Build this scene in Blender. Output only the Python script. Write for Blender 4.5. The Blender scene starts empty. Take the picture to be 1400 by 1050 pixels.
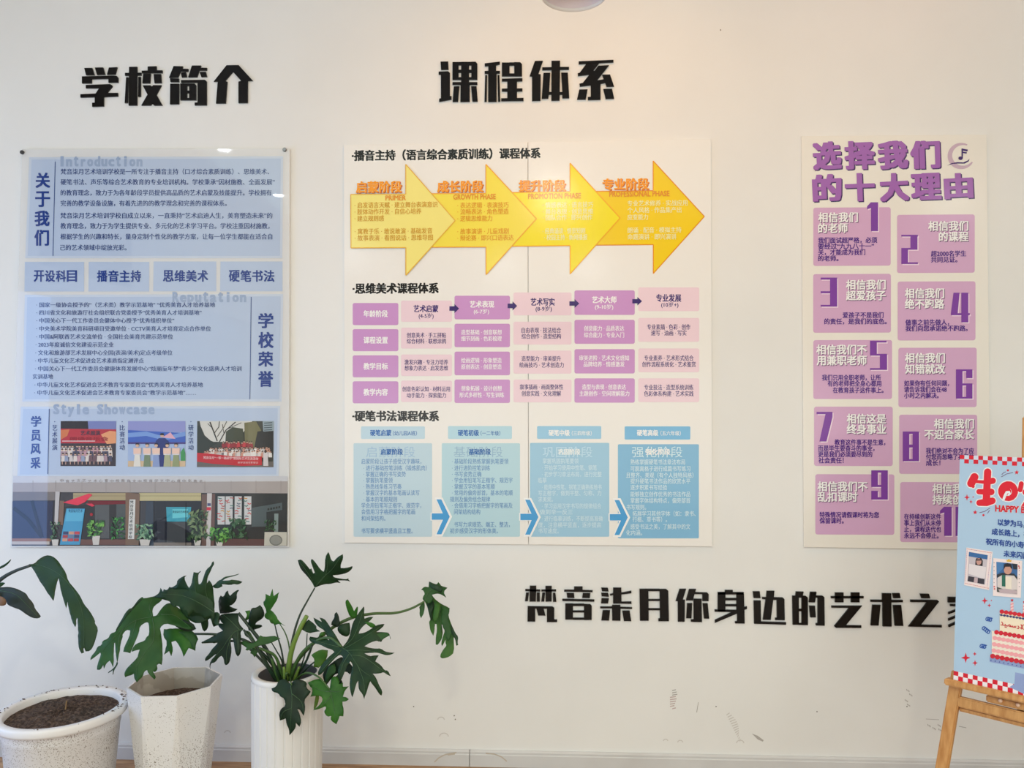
import bpy, bmesh, math, random
from mathutils import Vector, Matrix
from mathutils.geometry import delaunay_2d_cdt

random.seed(7)
SC = bpy.context.scene
COL = SC.collection
W, H, F = 1400, 1050, 1040.0
CAM = Vector((0.0, -2.7, 1.269))
YAW, PIT = math.radians(2.5), math.radians(1.5)

# ---------------------------------------------------------------- camera
cd = bpy.data.cameras.new('camera')
cd.sensor_width = 36.0
cd.lens = F / W * 36.0
cd.clip_start = 0.05
cam = bpy.data.objects.new('camera', cd)
COL.objects.link(cam)
cam.location = CAM
cam.rotation_euler = (math.pi / 2 + PIT, 0, YAW)
SC.camera = cam

# ---------------------------------------------------------------- world, light, exposure
SC.view_settings.view_transform = 'Standard'
SC.view_settings.look = 'None'
SC.view_settings.exposure = -0.17
SC.view_settings.gamma = 1.0
SC.view_settings.use_curve_mapping = False
wd = bpy.data.worlds.new('world')
SC.world = wd
wd.use_nodes = True
bg = wd.node_tree.nodes['Background']
bg.inputs[0].default_value = (0.80, 0.93, 1.0, 1)
bg.inputs[1].default_value = 0.8


def lamp(name, kind, loc, rot, energy, color, **kw):
    l = bpy.data.lights.new(name, kind)
    l.energy = energy
    l.color = color
    for k, v in kw.items():
        setattr(l, k, v)
    o = bpy.data.objects.new(name, l)
    COL.objects.link(o)
    o.location = loc
    o.rotation_euler = rot
    o['kind'] = 'helper'
    return o


R90 = math.pi / 2
# added frontal fill behind the camera; daylight through the glazed openings on the left
lamp('front_fill', 'AREA', (0.2, -5.42, 0.9), (R90, 0, 0), 60, (1.0, 1.0, 0.93), shape='RECTANGLE', size=5.6, size_y=1.4)
lamp('daylight_door', 'AREA', (-2.93, -1.2, 1.0), (R90, 0, -R90), 19, (0.22, 0.45, 1.0), shape='RECTANGLE', size=1.0, size_y=1.8)
lamp('daylight_side', 'AREA', (-2.93, -3.8, 1.1), (R90, 0, -R90), 3, (0.8, 0.9, 1.0), shape='RECTANGLE', size=2.2, size_y=1.9)
# warm and peach ceiling lamps, then an added broad ceiling fill
lamp('ceiling_lamp_warm', 'AREA', (0.12, -0.85, 3.17), (-0.30, 0, 0), 13, (1.0, 0.44, 0.05), shape='DISK', size=0.35)
lamp('ceiling_lamp_peach', 'AREA', (1.25, -0.5, 3.17), (-0.35, 0, 0), 2.0, (1.0, 0.3, 0.05), shape='DISK', size=0.30)
lamp('ceiling_fill', 'AREA', (0.2, -3.7, 3.17), (0, 0, 0), 47, (0.74, 1.0, 0.92), shape='RECTANGLE', size=5.6, size_y=2.6)

# ---------------------------------------------------------------- photograph measuring
fwd = Vector((-math.sin(YAW) * math.cos(PIT), math.cos(YAW) * math.cos(PIT), math.sin(PIT)))
rgt = Vector((math.cos(YAW), math.sin(YAW), 0))
upv = rgt.cross(fwd)


def ray(px, py):
    return fwd + rgt * ((px - 700) / F) + upv * ((525 - py) / F)


class Plane:
    def __init__(s, pt, n):
        s.p, s.n = Vector(pt), Vector(n).normalized()

    def at(s, px, py, off=0.0):
        r = ray(px, py)
        q = s.p + s.n * off
        t = (q - CAM).dot(s.n) / r.dot(s.n)
        return CAM + r * t


def wallplane(d):
    return Plane((0, -d, 0), (0, -1, 0))


def at(px, py, d):
    r = ray(px, py)
    t = (-d - CAM.y) / r.y
    return CAM + r * t


# ---------------------------------------------------------------- object helpers
ORG = {}


def tag(o, label=None, cat=None, group=None, kind=None):
    if label: o['label'] = label
    if cat: o['category'] = cat
    if group: o['group'] = group
    if kind: o['kind'] = kind
    return o


def thing(name, loc, label, cat, group=None):
    o = bpy.data.objects.new(name, None)
    o.empty_display_size = 0.1
    COL.objects.link(o)
    o.location = loc
    ORG[o.name] = Vector(loc)
    return tag(o, label, cat, group)


def obj(name, verts, faces, mats, parent=None, midx=None, smooth=False, origin=None):
    """one mesh object from world coordinates"""
    if parent is not None:
        off = ORG[parent.name]
    else:
        off = Vector(origin) if origin is not None else Vector((0, 0, 0))
    me = bpy.data.meshes.new(name)
    me.from_pydata([tuple(Vector(v) - off) for v in verts], [], faces)
    if not isinstance(mats, (list, tuple)):
        mats = [mats]
    for m in mats:
        me.materials.append(m)
    if midx:
        me.polygons.foreach_set('material_index', midx)
    if smooth:
        me.polygons.foreach_set('use_smooth', [True] * len(me.polygons))
    me.update()
    o = bpy.data.objects.new(name, me)
    COL.objects.link(o)
    if parent is not None:
        o.parent = parent
    else:
        o.location = off
    ORG[o.name] = off
    return o


def from_bm(name, bm, mats, parent=None, smooth=False, origin=None):
    bmesh.ops.recalc_face_normals(bm, faces=bm.faces)
    vs = [v.co.copy() for v in bm.verts]
    bm.verts.index_update()
    fs = [[v.index for v in f.verts] for f in bm.faces]
    mi = [f.material_index for f in bm.faces]
    bm.free()
    return obj(name, vs, fs, mats, parent, mi, smooth, origin)


# ---------------------------------------------------------------- materials
def lin(c):
    c = c / 255.0
    return c / 12.92 if c <= 0.04045 else ((c + 0.055) / 1.055) ** 2.4


def rgb(c, gain=1.0):
    return (min(0.95, lin(c[0]) * gain), min(0.95, lin(c[1]) * gain), min(0.95, lin(c[2]) * gain), 1)


MATS = {}


def principled(name, c, rough=0.5, gain=1.0, metal=0.0, spec=0.5, coat=0.0, coatr=0.05, noise=None, bump=None, emit=None):
    if name in MATS:
        return MATS[name]
    m = bpy.data.materials.new(name)
    MATS[name] = m
    m.use_nodes = True
    nt = m.node_tree
    b = nt.nodes['Principled BSDF']
    b.inputs['Base Color'].default_value = rgb(c, gain)
    b.inputs['Roughness'].default_value = rough
    b.inputs['Metallic'].default_value = metal
    b.inputs['Specular IOR Level'].default_value = spec
    b.inputs['Coat Weight'].default_value = coat
    b.inputs['Coat Roughness'].default_value = coatr
    tc = None
    if noise or bump:
        tc = nt.nodes.new('ShaderNodeTexCoord')
    if noise:      # (scale, colour2, lo, hi)
        sc, c2, lo, hi = noise[:4]
        n = nt.nodes.new('ShaderNodeTexNoise')
        n.inputs['Scale'].default_value = sc
        n.inputs['Detail'].default_value = 6
        nt.links.new(tc.outputs['Object'], n.inputs['Vector'])
        r = nt.nodes.new('ShaderNodeValToRGB')
        r.color_ramp.elements[0].position = lo
        r.color_ramp.elements[1].position = hi
        r.color_ramp.elements[0].color = rgb(c, gain)
        r.color_ramp.elements[1].color = rgb(c2, gain)
        nt.links.new(n.outputs['Fac'], r.inputs['Fac'])
        nt.links.new(r.outputs['Color'], b.inputs['Base Color'])
    if bump:       # (scale, strength, distance)
        n = nt.nodes.new('ShaderNodeTexNoise')
        n.inputs['Scale'].default_value = bump[0]
        n.inputs['Detail'].default_value = 3
        nt.links.new(tc.outputs['Object'], n.inputs['Vector'])
        bp = nt.nodes.new('ShaderNodeBump')
        bp.inputs['Strength'].default_value = bump[1]
        bp.inputs['Distance'].default_value = bump[2]
        nt.links.new(n.outputs['Fac'], bp.inputs['Height'])
        nt.links.new(bp.outputs['Normal'], b.inputs['Normal'])
        if coat:
            nt.links.new(bp.outputs['Normal'], b.inputs['Coat Normal'])
    if emit:
        b.inputs['Emission Color'].default_value = (*emit[0], 1)
        b.inputs['Emission Strength'].default_value = emit[1]
    return m


GAIN = 1.10          # printed colours were read off the photograph, where white paint reads about 0.8


def ink(c, kind='board'):
    """print colour on a board: 'board' laminated PVC, 'acr' acrylic sheet, 'vinyl' satin print"""
    c = tuple(int(x) for x in c)
    nm = 'print_%s_%d_%d_%d' % ((kind,) + c)
    if kind == 'acr':
        return principled(nm, c, 0.45, 0.98, spec=0.3, coat=1.0, coatr=0.015)
    if kind == 'board':
        return principled(nm, c, 0.16, GAIN, spec=0.34, bump=(85, 0.045, 0.004))
    return principled(nm, c, 0.38, GAIN, spec=0.35, bump=(60, 0.1, 0.003))


M_WALL = principled('white_wall_paint', (240, 240, 238), 0.75, 1.0, spec=0.25, noise=(1.7, (234, 234, 232), 0.35, 0.7), bump=(260, 0.05, 0.001))
M_BASE = principled('grey_baseboard', (214, 215, 216), 0.5, 1.0, noise=(5, (203, 203, 203), 0.4, 0.75))
M_CEIL = principled('white_ceiling_paint', (240, 238, 234), 0.85)
M_BLACK = principled('black_acrylic', (9, 9, 11), 0.12, spec=0.3)
M_METAL = principled('bolt_metal', (150, 150, 152), 0.3, metal=1.0)
M_DARKMETAL = principled('dark_bolt_metal', (85, 85, 88), 0.4, metal=0.8)


# ---------------------------------------------------------------- text -> flat outlines (em units)
GL = {}


def glyphs(s):
    key = s
    if key in GL:
        return GL[key]
    c = bpy.data.curves.new('t', 'FONT')
    c.body = s
    c.size = 1
    c.resolution_u = 2
    o = bpy.data.objects.new('t', c)
    COL.objects.link(o)
    dg = bpy.context.evaluated_depsgraph_get()
    me = bpy.data.meshes.new_from_object(o.evaluated_get(dg))
    v = [(p.co.x, p.co.y) for p in me.vertices]
    f = [tuple(p.vertices) for p in me.polygons]
    bpy.data.objects.remove(o)
    bpy.data.curves.remove(c)
    bpy.data.meshes.remove(me)
    GL[key] = (v, f)
    return GL[key]


def weight(b):
    """shifts (em) that thicken a stroke"""
    if b <= 0.0:
        return [(0, 0)]
    if b < 0.022:
        return [(-b * 1.1, 0), (b * 1.1, 0)]
    c = b * 0.62
    if b < 0.04:
        return [(-b, -c), (b, -c), (-b, c), (b, c)]
    return [(-b, -c), (b, -c), (-b, c), (b, c), (0, -c), (0, c), (-b, 0), (b, 0), (0, 0)]


class Acc:
    """collects flat print shapes, given in photograph pixels, on one plane of the place"""
    def __init__(s, plane, kslope=0.0, kind='board', layer=0):
        s.pl, s.k, s.kind, s.layer = plane, kslope, kind, layer
        s.v, s.f, s.mi, s.mats, s.n = [], [], [], [], 0

    def m(s, c):
        mt = c if isinstance(c, bpy.types.Material) else ink(c, s.kind)
        if mt not in s.mats:
            s.mats.append(mt)
        return s.mats.index(mt)

    def slope(s, y):
        return s.k * (y - 545)

    def raw(s, pts, faces, c, lay=0):
        b = len(s.v)
        s.n = (s.n + 1) % 60          # neighbours that overlap never lie in exactly the same plane
        off = (s.layer + lay) * 0.00035 + s.n * 5e-6
        s.v += [s.pl.at(x, y, off) for x, y in pts]
        i = s.m(c)
        for f in faces:
            s.f.append([b + q for q in f])
            s.mi.append(i)

    def poly(s, pts, c, lay=0):
        a = sum(pts[i - 1][0] * pts[i][1] - pts[i][0] * pts[i - 1][1] for i in range(len(pts)))
        if a > 0:
            pts = pts[::-1]
        s.raw(pts, [list(range(len(pts)))], c, lay)

    def rr(s, x0, y0, x1, y1, c, r=2.0, lay=0, sl=True):
        k = s.slope((y0 + y1) / 2) if sl else 0
        kt, kb = (s.slope(y0), s.slope(y1)) if sl else (0, 0)
        P = []
        for cx, cy, a0 in ((x1 - r, y0 + r, -90), (x1 - r, y1 - r, 0), (x0 + r, y1 - r, 90), (x0 + r, y0 + r, 180)):
            for q in range(4):
                a = math.radians(a0 + q * 30)
                P.append((cx + r * math.cos(a), cy + r * math.sin(a)))
        P = [(x, y + (kt + (kb - kt) * (y - y0) / max(1, y1 - y0)) * (x - x0)) for x, y in P]
        s.poly(P, c, lay)

    def quad(s, a, b, c_, d, c, lay=0):
        s.poly([a, b, c_, d], c, lay)

    def line(s, pts, w, c, lay=0):
        for (xa, ya), (xb, yb) in zip(pts, pts[1:]):
            dx, dy = xb - xa, yb - ya
            L = math.hypot(dx, dy) or 1
            nx, ny = -dy / L * w / 2, dx / L * w / 2
            s.poly([(xa + nx, ya + ny), (xb + nx, yb + ny), (xb - nx, yb - ny), (xa - nx, ya - ny)], c, lay)

    def disc(s, cx, cy, r, c, lay=0, ry=None, n=14):
        ry = ry or r
        s.poly([(cx + r * math.cos(2 * math.pi * i / n), cy + ry * math.sin(2 * math.pi * i / n)) for i in range(n)], c, lay)

    def stroke(s, pts, r, c, lay=0):
        """rounded brush stroke; r one radius or one per point"""
        rs = r if isinstance(r, (list, tuple)) else [r] * len(pts)
        for (x, y), q in zip(pts, rs):
            s.disc(x, y, q, c, lay, n=18)
        for i in range(len(pts) - 1):
            (xa, ya), (xb, yb) = pts[i], pts[i + 1]
            dx, dy = xb - xa, yb - ya
            L = math.hypot(dx, dy) or 1
            nx, ny = -dy / L, dx / L
            a, b = rs[i], rs[i + 1]
            s.poly([(xa + nx * a, ya + ny * a), (xb + nx * b, yb + ny * b), (xb - nx * b, yb - ny * b), (xa - nx * a, ya - ny * a)], c, lay)

    def text(s, t, x0, yc, size, c, x1=None, bold=0.012, wid=1.0, lay=0, dx=0, dy=0, k=None, align='l'):
        """one line of writing: em height in pixels, centre line yc, from x0 (to x1)"""
        v, f = glyphs(t)
        if not v:
            return
        W_ = weight(bold)
        bm_ = max(w_[0] for w_ in W_)
        umin, umax = min(p[0] for p in v) - bm_, max(p[0] for p in v) + bm_
        if x1 is not None:
            sx = (x1 - x0) / (umax - umin)
        else:
            sx = size * wid
        k = s.slope(yc) if k is None else k
        for bu, bw in W_:
            pts = []
            for u, w in v:
                X = (u + bu - umin) * sx
                pts.append((x0 + dx + X, yc + dy - (w + bw - 0.375) * size + k * X))
            s.raw(pts, f, c, lay)

    def box_text(s, t, x0, y0, x1, y1, c, bold=0.03, lay=0, dx=0, dy=0, rot=0.0, k=0.0):
        """writing stretched to fill a box"""
        v, f = glyphs(t)
        W_ = weight(bold)
        bm_, bn_ = max(w_[0] for w_ in W_), max(w_[1] for w_ in W_)
        us = [p[0] for p in v]
        ws = [p[1] for p in v]
        a, b, d, e = min(us) - bm_, max(us) + bm_, min(ws) - bn_, max(ws) + bn_
        for bu, bw in W_:
            pts = []
            for u, w in v:
                X = x0 + (u + bu - a) / (b - a) * (x1 - x0)
                Y = y1 - (w + bw - d) / (e - d) * (y1 - y0)
                if rot:
                    cx, cy = (x0 + x1) / 2, (y0 + y1) / 2
                    ca, sa = math.cos(rot), math.sin(rot)
                    X, Y = cx + (X - cx) * ca - (Y - cy) * sa, cy + (X - cx) * sa + (Y - cy) * ca
                pts.append((X + dx, Y + dy + k * (X - x0)))
            s.raw(pts, f, c, lay)

    def build(s, name, parent):
        if not s.f:
            return None
        return obj(name, s.v, s.f, s.mats, parent, s.mi)


def slab(name, plane, quad, off0, off1, mat, parent, bevel=0.0):
    """board: a pixel quad (TL,TR,BR,BL or more points) given thickness between two offsets from the plane"""
    n = len(quad)
    v = [plane.at(x, y, off1) for x, y in quad]
    nrm = plane.n
    back = [p - nrm * (off1 - off0) for p in v]
    vs = v + back
    fs = [list(range(n))[::-1], [n + i for i in range(n)]]
    for i in range(n):
        j = (i + 1) % n
        fs.append([i, j, n + j, n + i])
    bm = bmesh.new()
    bv = [bm.verts.new(p) for p in vs]
    for f in fs:
        bm.faces.new([bv[i] for i in f])
    if bevel:
        bmesh.ops.bevel(bm, geom=list(bm.edges), offset=bevel, segments=1, affect='EDGES')
    return from_bm(name, bm, mat, parent)


def tube(pts, rad, seg=8, cap=True):
    """round tube through world points; rad one number or one per point; returns verts, faces"""
    n = len(pts)
    rs = rad if isinstance(rad, (list, tuple)) else [rad] * n
    vs, fs = [], []
    ref = Vector((0.13, 0.31, 0.94))
    for i, p in enumerate(pts):
        t = (pts[min(i + 1, n - 1)] - pts[max(i - 1, 0)]).normalized()
        a = t.cross(ref)
        if a.length < 1e-4:
            a = t.cross(Vector((1, 0, 0)))
        a.normalize()
        b = t.cross(a)
        for k in range(seg):
            g = 2 * math.pi * k / seg
            vs.append(p + (a * math.cos(g) + b * math.sin(g)) * rs[i])
    for i in range(n - 1):
        for k in range(seg):
            j = (k + 1) % seg
            fs.append([i * seg + k, i * seg + j, (i + 1) * seg + j, (i + 1) * seg + k])
    if cap:
        fs.append(list(range(seg))[::-1])
        fs.append([(n - 1) * seg + k for k in range(seg)])
    return vs, fs


def smooth_path(P, n=6):
    """Catmull-Rom through points"""
    P = [Vector(p) for p in P]
    Q = [P[0] * 2 - P[1]] + P + [P[-1] * 2 - P[-2]]
    out = []
    for i in range(1, len(Q) - 2):
        for k in range(n):
            t = k / n
            a, b, c, d = Q[i - 1], Q[i], Q[i + 1], Q[i + 2]
            out.append(0.5 * ((2 * b) + (c - a) * t + (2 * a - 5 * b + 4 * c - d) * t * t + (3 * b - a - 3 * c + d) * t ** 3))
    out.append(P[-1])
    return out


def lathe(profile, cx, cy, seg=48, rmod=None):
    """profile of (radius, z); returns verts, faces (no caps: start or end the profile at radius 0)"""
    vs, fs = [], []
    for r, z in profile:
        for k in range(seg):
            a = 2 * math.pi * k / seg
            q = r * (rmod(a, z, r) if rmod else 1.0)
            vs.append(Vector((cx + q * math.cos(a), cy + q * math.sin(a), z)))
    n = len(profile)
    for i in range(n - 1):
        for k in range(seg):
            j = (k + 1) % seg
            fs.append([i * seg + k, i * seg + j, (i + 1) * seg + j, (i + 1) * seg + k])
    return vs, fs


def bar(a, b, w, t, side, name, mat, parent, bevel=0.003):
    """straight timber from a to b, w wide along 'side', t thick across"""
    a, b = Vector(a), Vector(b)
    d = (b - a).normalized()
    s = (Vector(side) - d * Vector(side).dot(d)).normalized()
    n = d.cross(s)
    bm = bmesh.new()
    vv = []
    for p in (a, b):
        for i, j in ((-1, -1), (1, -1), (1, 1), (-1, 1)):
            vv.append(bm.verts.new(p + s * (i * w / 2) + n * (j * t / 2)))
    for f in ([3, 2, 1, 0], [4, 5, 6, 7], [0, 1, 5, 4], [1, 2, 6, 5], [2, 3, 7, 6], [3, 0, 4, 7]):
        bm.faces.new([vv[i] for i in f])
    if bevel:
        bmesh.ops.bevel(bm, geom=list(bm.edges), offset=bevel, segments=2, affect='EDGES')
    return from_bm(name, bm, mat, parent)


def boxmesh(x0, y0, z0, x1, y1, z1):
    v = [Vector(p) for p in ((x0, y0, z0), (x1, y0, z0), (x1, y1, z0), (x0, y1, z0), (x0, y0, z1), (x1, y0, z1), (x1, y1, z1), (x0, y1, z1))]
    f = [[3, 2, 1, 0], [4, 5, 6, 7], [0, 1, 5, 4], [1, 2, 6, 5], [2, 3, 7, 6], [3, 0, 4, 7]]
    return v, f


def boxes(name, lst, mat, kind=None, parent=None):
    V, Fc = [], []
    for b in lst:
        v, f = boxmesh(*b)
        o = len(V)
        V += v
        Fc += [[o + i for i in q] for q in f]
    o = obj(name, V, Fc, mat, parent)
    if kind:
        o['kind'] = kind
    return o

# ================================================================ the room
XL, XR, YF, ZC = -3.0, 4.2, -5.5, 3.2
boxes('wall_back', [(XL, 0, 0, XR, 0.15, ZC)], M_WALL, 'structure')
boxes('wall_right', [(XR, YF, 0, XR + 0.15, 0.15, ZC)], M_WALL, 'structure')
# left wall with a glazed side opening, front wall with the shop window
boxes('wall_left', [(XL - 0.15, YF, 0, XL, -4.9, ZC), (XL - 0.15, -2.7, 0, XL, -1.7, ZC), (XL - 0.15, -0.7, 0, XL, 0.15, ZC), (XL - 0.15, -4.9, 2.1, XL, -0.7, ZC)], M_WALL, 'structure')
boxes('wall_front', [(XL - 0.15, YF - 0.15, 0, -2.6, YF, ZC), (3.0, YF - 0.15, 0, XR + 0.15, YF, ZC), (-2.6, YF - 0.15, 1.6, 3.0, YF, ZC), (-2.6, YF - 0.15, 0, 3.0, YF, 0.2)], M_WALL, 'structure')
boxes('ceiling', [(XL - 0.15, YF - 0.15, ZC, XR + 0.15, 0.15, ZC + 0.1)], M_CEIL, 'structure')


def floor_material():
    m = bpy.data.materials.new('brown_wood_floor')
    m.use_nodes = True
    nt = m.node_tree
    b = nt.nodes['Principled BSDF']
    b.inputs['Roughness'].default_value = 0.4
    tc = nt.nodes.new('ShaderNodeTexCoord')
    mp = nt.nodes.new('ShaderNodeMapping')
    mp.inputs['Scale'].default_value = (2.5, 26, 1)
    nt.links.new(tc.outputs['Object'], mp.inputs['Vector'])
    n = nt.nodes.new('ShaderNodeTexNoise')
    n.inputs['Scale'].default_value = 3
    n.inputs['Detail'].default_value = 8
    nt.links.new(mp.outputs['Vector'], n.inputs['Vector'])
    r = nt.nodes.new('ShaderNodeValToRGB')
    r.color_ramp.elements[0].position = 0.3
    r.color_ramp.elements[0].color = rgb((140, 102, 70))
    r.color_ramp.elements[1].position = 0.72
    r.color_ramp.elements[1].color = rgb((204, 166, 124))
    nt.links.new(n.outputs['Fac'], r.inputs['Fac'])
    br = nt.nodes.new('ShaderNodeTexBrick')
    br.inputs['Scale'].default_value = 1
    br.inputs['Brick Width'].default_value = 1.2
    br.inputs['Row Height'].default_value = 0.16
    br.inputs['Mortar Size'].default_value = 0.002
    br.inputs['Color1'].default_value = (1, 1, 1, 1)
    br.inputs['Color2'].default_value = (0.86, 0.84, 0.82, 1)
    br.inputs['Mortar'].default_value = (0.35, 0.28, 0.22, 1)
    nt.links.new(tc.outputs['Object'], br.inputs['Vector'])
    mx = nt.nodes.new('ShaderNodeMix')
    mx.data_type = 'RGBA'
    mx.blend_type = 'MULTIPLY'
    mx.inputs[0].default_value = 1.0
    nt.links.new(r.outputs['Color'], mx.inputs[6])
    nt.links.new(br.outputs['Color'], mx.inputs[7])
    nt.links.new(mx.outputs[2], b.inputs['Base Color'])
    return m


boxes('floor', [(XL - 0.15, YF - 0.15, -0.1, XR + 0.15, 0.15, 0)], floor_material(), 'structure')

# baseboard: a moulded strip in two lengths that meet at a dark joint
joint = at(642, 1030, 0.012).x


def baseboard(name, x0, x1):
    prof = [(0, 0), (0.013, 0), (0.013, 0.040), (0.011, 0.043), (0.011, 0.050), (0.006, 0.055), (0, 0.055)]
    V, Fc = [], []
    n = len(prof)
    for x in (x0, x1):
        V += [Vector((x, -d, z)) for d, z in prof]
    for i in range(n):
        j = (i + 1) % n
        Fc.append([i, j, n + j, n + i])
    Fc += [list(range(n))[::-1], list(range(n, 2 * n))]
    o = obj(name, V, Fc, M_BASE)
    o['kind'] = 'structure'
    return o


bb = baseboard('baseboard_back', XL, joint - 0.0012)
baseboard('baseboard_back_right', joint + 0.0012, XR)
boxes('baseboard_joint', [(joint - 0.0012, -0.004, 0, joint + 0.0012, 0, 0.054)], principled('joint_gap', (70, 66, 62), 0.9), 'structure')

# scuffs on the wall and dried stains on the baseboard
sc = Acc(wallplane(0.0003), 0, 'vinyl')
SCUFF = principled('grey_scuff', (212, 209, 205), 0.8)
SCUFF2 = principled('dark_scuff', (178, 174, 170), 0.8)
SCUFFR = principled('reddish_scuff', (196, 176, 174), 0.8)
DOT = principled('wall_speck', (120, 112, 104), 0.8)
for i in range(9):
    y = 943.5 + i * 3.1
    x = 916 + (3 if i < 3 else 0) + (i == 8) * 3
    sc.quad((x, y), (x + 9 - abs(i - 4), y - 1.2), (x + 9 - abs(i - 4), y + 0.2), (x, y + 1.4), SCUFFR if i > 2 else SCUFF2)
for i in range(13):
    t = i / 12
    x, y = 993 + 18 * t, 977 + 36 * t
    w = 7 * math.sin(math.pi * min(1, t + 0.15)) + 1
    sc.quad((x, y), (x + w, y - 3), (x + w + 0.6, y - 1.8), (x + 0.6, y + 1.3), SCUFF)
sc.poly([(1028, 1003), (1036, 1006), (1044, 1012), (1043, 1014), (1036, 1011)], SCUFF2)
sc.quad((952, 974), (954.5, 960), (955.2, 960), (953, 974), SCUFF2)
for x, y in ((979, 966), (1117, 973), (565.5, 966), (621, 978.5), (622.5, 983.5), (1240, 966)):
    sc.disc(x, y, 0.9, DOT, n=8)
for x0, y0 in ((1239, 942), (1243, 948), (1237, 956), (1240, 962), (1268, 990), (1275, 994), (1282, 990), (1283, 996)):
    for q in range(3):
        sc.quad((x0 + q * 1.6, y0 + q), (x0 + q * 1.6 + 0.9, y0 + q), (x0 + q * 1.6 + 1.2, y0 + q + 2.2), (x0 + q * 1.6 + 0.3, y0 + q + 2.2), SCUFF2)
for cx, cy, r in ((607, 1007, 6), (603, 984, 4.5), (1012, 1016, 5), (910, 1013, 3), (930, 1015, 3.5), (311, 1002, 4)):
    P = [(cx + r * math.cos(a / 8 * math.pi + math.pi), cy + 0.8 * r * math.sin(a / 8 * math.pi + math.pi)) for a in range(9)]
    sc.line(P, 1.2, SCUFF)
sc.line([(1311, 993), (1321, 995)], 0.8, SCUFF2)
sc.line([(985, 40), (985.5, 42)], 1.2, DOT)
sc.line([(1266, 983), (1284, 984)], 0.6, SCUFF2)
sc.build('scuff_marks', None)['kind'] = 'structure'

st = Acc(wallplane(0.0133), 0, 'vinyl')
STAIN = principled('dried_stain', (196, 186, 172), 0.7)
st.line([(594, 1042), (600, 1036), (608, 1032), (616, 1030), (624, 1029)], 1.6, STAIN)
st.line([(664, 1030), (676, 1031), (686, 1035), (693, 1041)], 1.6, STAIN)
st.line([(612, 1032), (622, 1030.5)], 2.2, STAIN)
st.build('baseboard_stain', None)['kind'] = 'structure'

# ================================================================ raised letters on the wall
PW = wallplane(0.0)
LETTER_T = 0.006


def tf(ox, oy, s):
    return lambda pts: [(ox + x / s, oy + y / s) for x, y in pts]


def R(x0, y0, x1, y1):
    return [(x0, y0), (x1, y0), (x1, y1), (x0, y1)]


def letter(pieces, T, label, group):
    V, Fc = [], []
    for pc in pieces:
        P = T(pc)
        a = sum(P[i - 1][0] * P[i][1] - P[i][0] * P[i - 1][1] for i in range(len(P)))
        if a > 0:
            P = P[::-1]
        fr = [PW.at(x, y, LETTER_T) for x, y in P]
        bk = [Vector((p.x, 0.0, p.z)) for p in fr]
        b, n = len(V), len(P)
        V += fr + bk
        Fc.append([b + i for i in range(n)])
        for i in range(n):
            j = (i + 1) % n
            Fc.append([b + j, b + i, b + n + i, b + n + j])
    xs = [v.x for v in V]
    zs = [v.z for v in V]
    o = obj('wall_letter', V, Fc, M_BLACK, origin=((min(xs) + max(xs)) / 2, 0, min(zs)))
    tag(o, label, 'letter', group)
    return o


TA, TB = tf(100, 80, 10.769), tf(225, 80, 10.769)
TC_, TD = tf(590, 75, 10.769), tf(715, 75, 10.769)
TE, TF_, TG, TH = tf(710, 790, 8.75), tf(865, 790, 8.75), tf(1020, 790, 8.75), tf(1160, 790, 8.75)
G1, G2, G3 = 'raised letters of the school heading', 'raised letters of the course heading', 'raised letters of the slogan'
letter([[(162, 138), (278, 138), (310, 242), (188, 242)], [(318, 132), (438, 130), (468, 235), (350, 238)], [(525, 132), (645, 126), (618, 232), (497, 235)],
        [(128, 262), (600, 250), (640, 255), (660, 280), (658, 352), (518, 352), (518, 296), (268, 302), (268, 362), (128, 364)],
        [(185, 388), (545, 376), (572, 395), (570, 415), (495, 505), (655, 505), (655, 555), (448, 565), (446, 702), (278, 708), (278, 650), (316, 648), (316, 566), (105, 572), (105, 525), (330, 515), (380, 436), (185, 436)]],
       TA, 'black raised character 学, first in the heading above the blue panel', G1)
letter([[(822, 122), (940, 120), (938, 688), (816, 690)], [(762, 210), (824, 210), (824, 250), (762, 252)], [(936, 208), (1000, 206), (1000, 246), (936, 248)],
        [(778, 276), (808, 274), (800, 652), (758, 654)], [(958, 268), (992, 268), (992, 560), (955, 562)],
        [(1096, 116), (1225, 112), (1225, 172), (1312, 172), (1312, 212), (1008, 214), (1008, 178), (1096, 176)],
        [(1030, 225), (1140, 222), (1128, 362), (1018, 362)], [(1183, 228), (1290, 228), (1300, 358), (1196, 360)],
        [(1022, 394), (1142, 394), (1158, 412), (1176, 392), (1298, 392), (1224, 530), (1312, 688), (1190, 690), (1160, 658), (1138, 688), (1002, 690), (1094, 530)]],
       TA, 'black raised character 校, second in the heading above the blue panel', G1)
letter([[(132, 110), (268, 114), (258, 148), (348, 152), (342, 192), (232, 188), (196, 276), (64, 280)], [(238, 204), (312, 200), (328, 272), (252, 276)],
        [(402, 102), (536, 102), (524, 134), (622, 136), (618, 174), (508, 174), (476, 272), (346, 274)], [(514, 196), (604, 194), (622, 268), (540, 270)],
        [(78, 290), (208, 292), (210, 344), (86, 344)], [(82, 370), (212, 370), (210, 670), (78, 672)],
        [(240, 316), (592, 312), (618, 335), (618, 686), (442, 688), (442, 648), (484, 644), (484, 352), (240, 354)],
        R(230, 366, 328, 612), [(362, 366), (440, 366), (462, 390), (462, 612), (362, 612)], R(328, 366, 362, 402), R(328, 472, 362, 508), R(328, 580, 362, 612)],
       TB, 'black raised character 简, third in the heading above the blue panel', G1)
letter([[(912, 98), (1090, 96), (1300, 326), (1224, 328), (1222, 652), (1086, 654), (1086, 340), (1126, 328), (1004, 192), (888, 330), (922, 340), (898, 658), (756, 660), (782, 338), (722, 338)]],
       TB, 'black raised character 介 shaped like a house gable, above the blue panel', G1)
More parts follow.
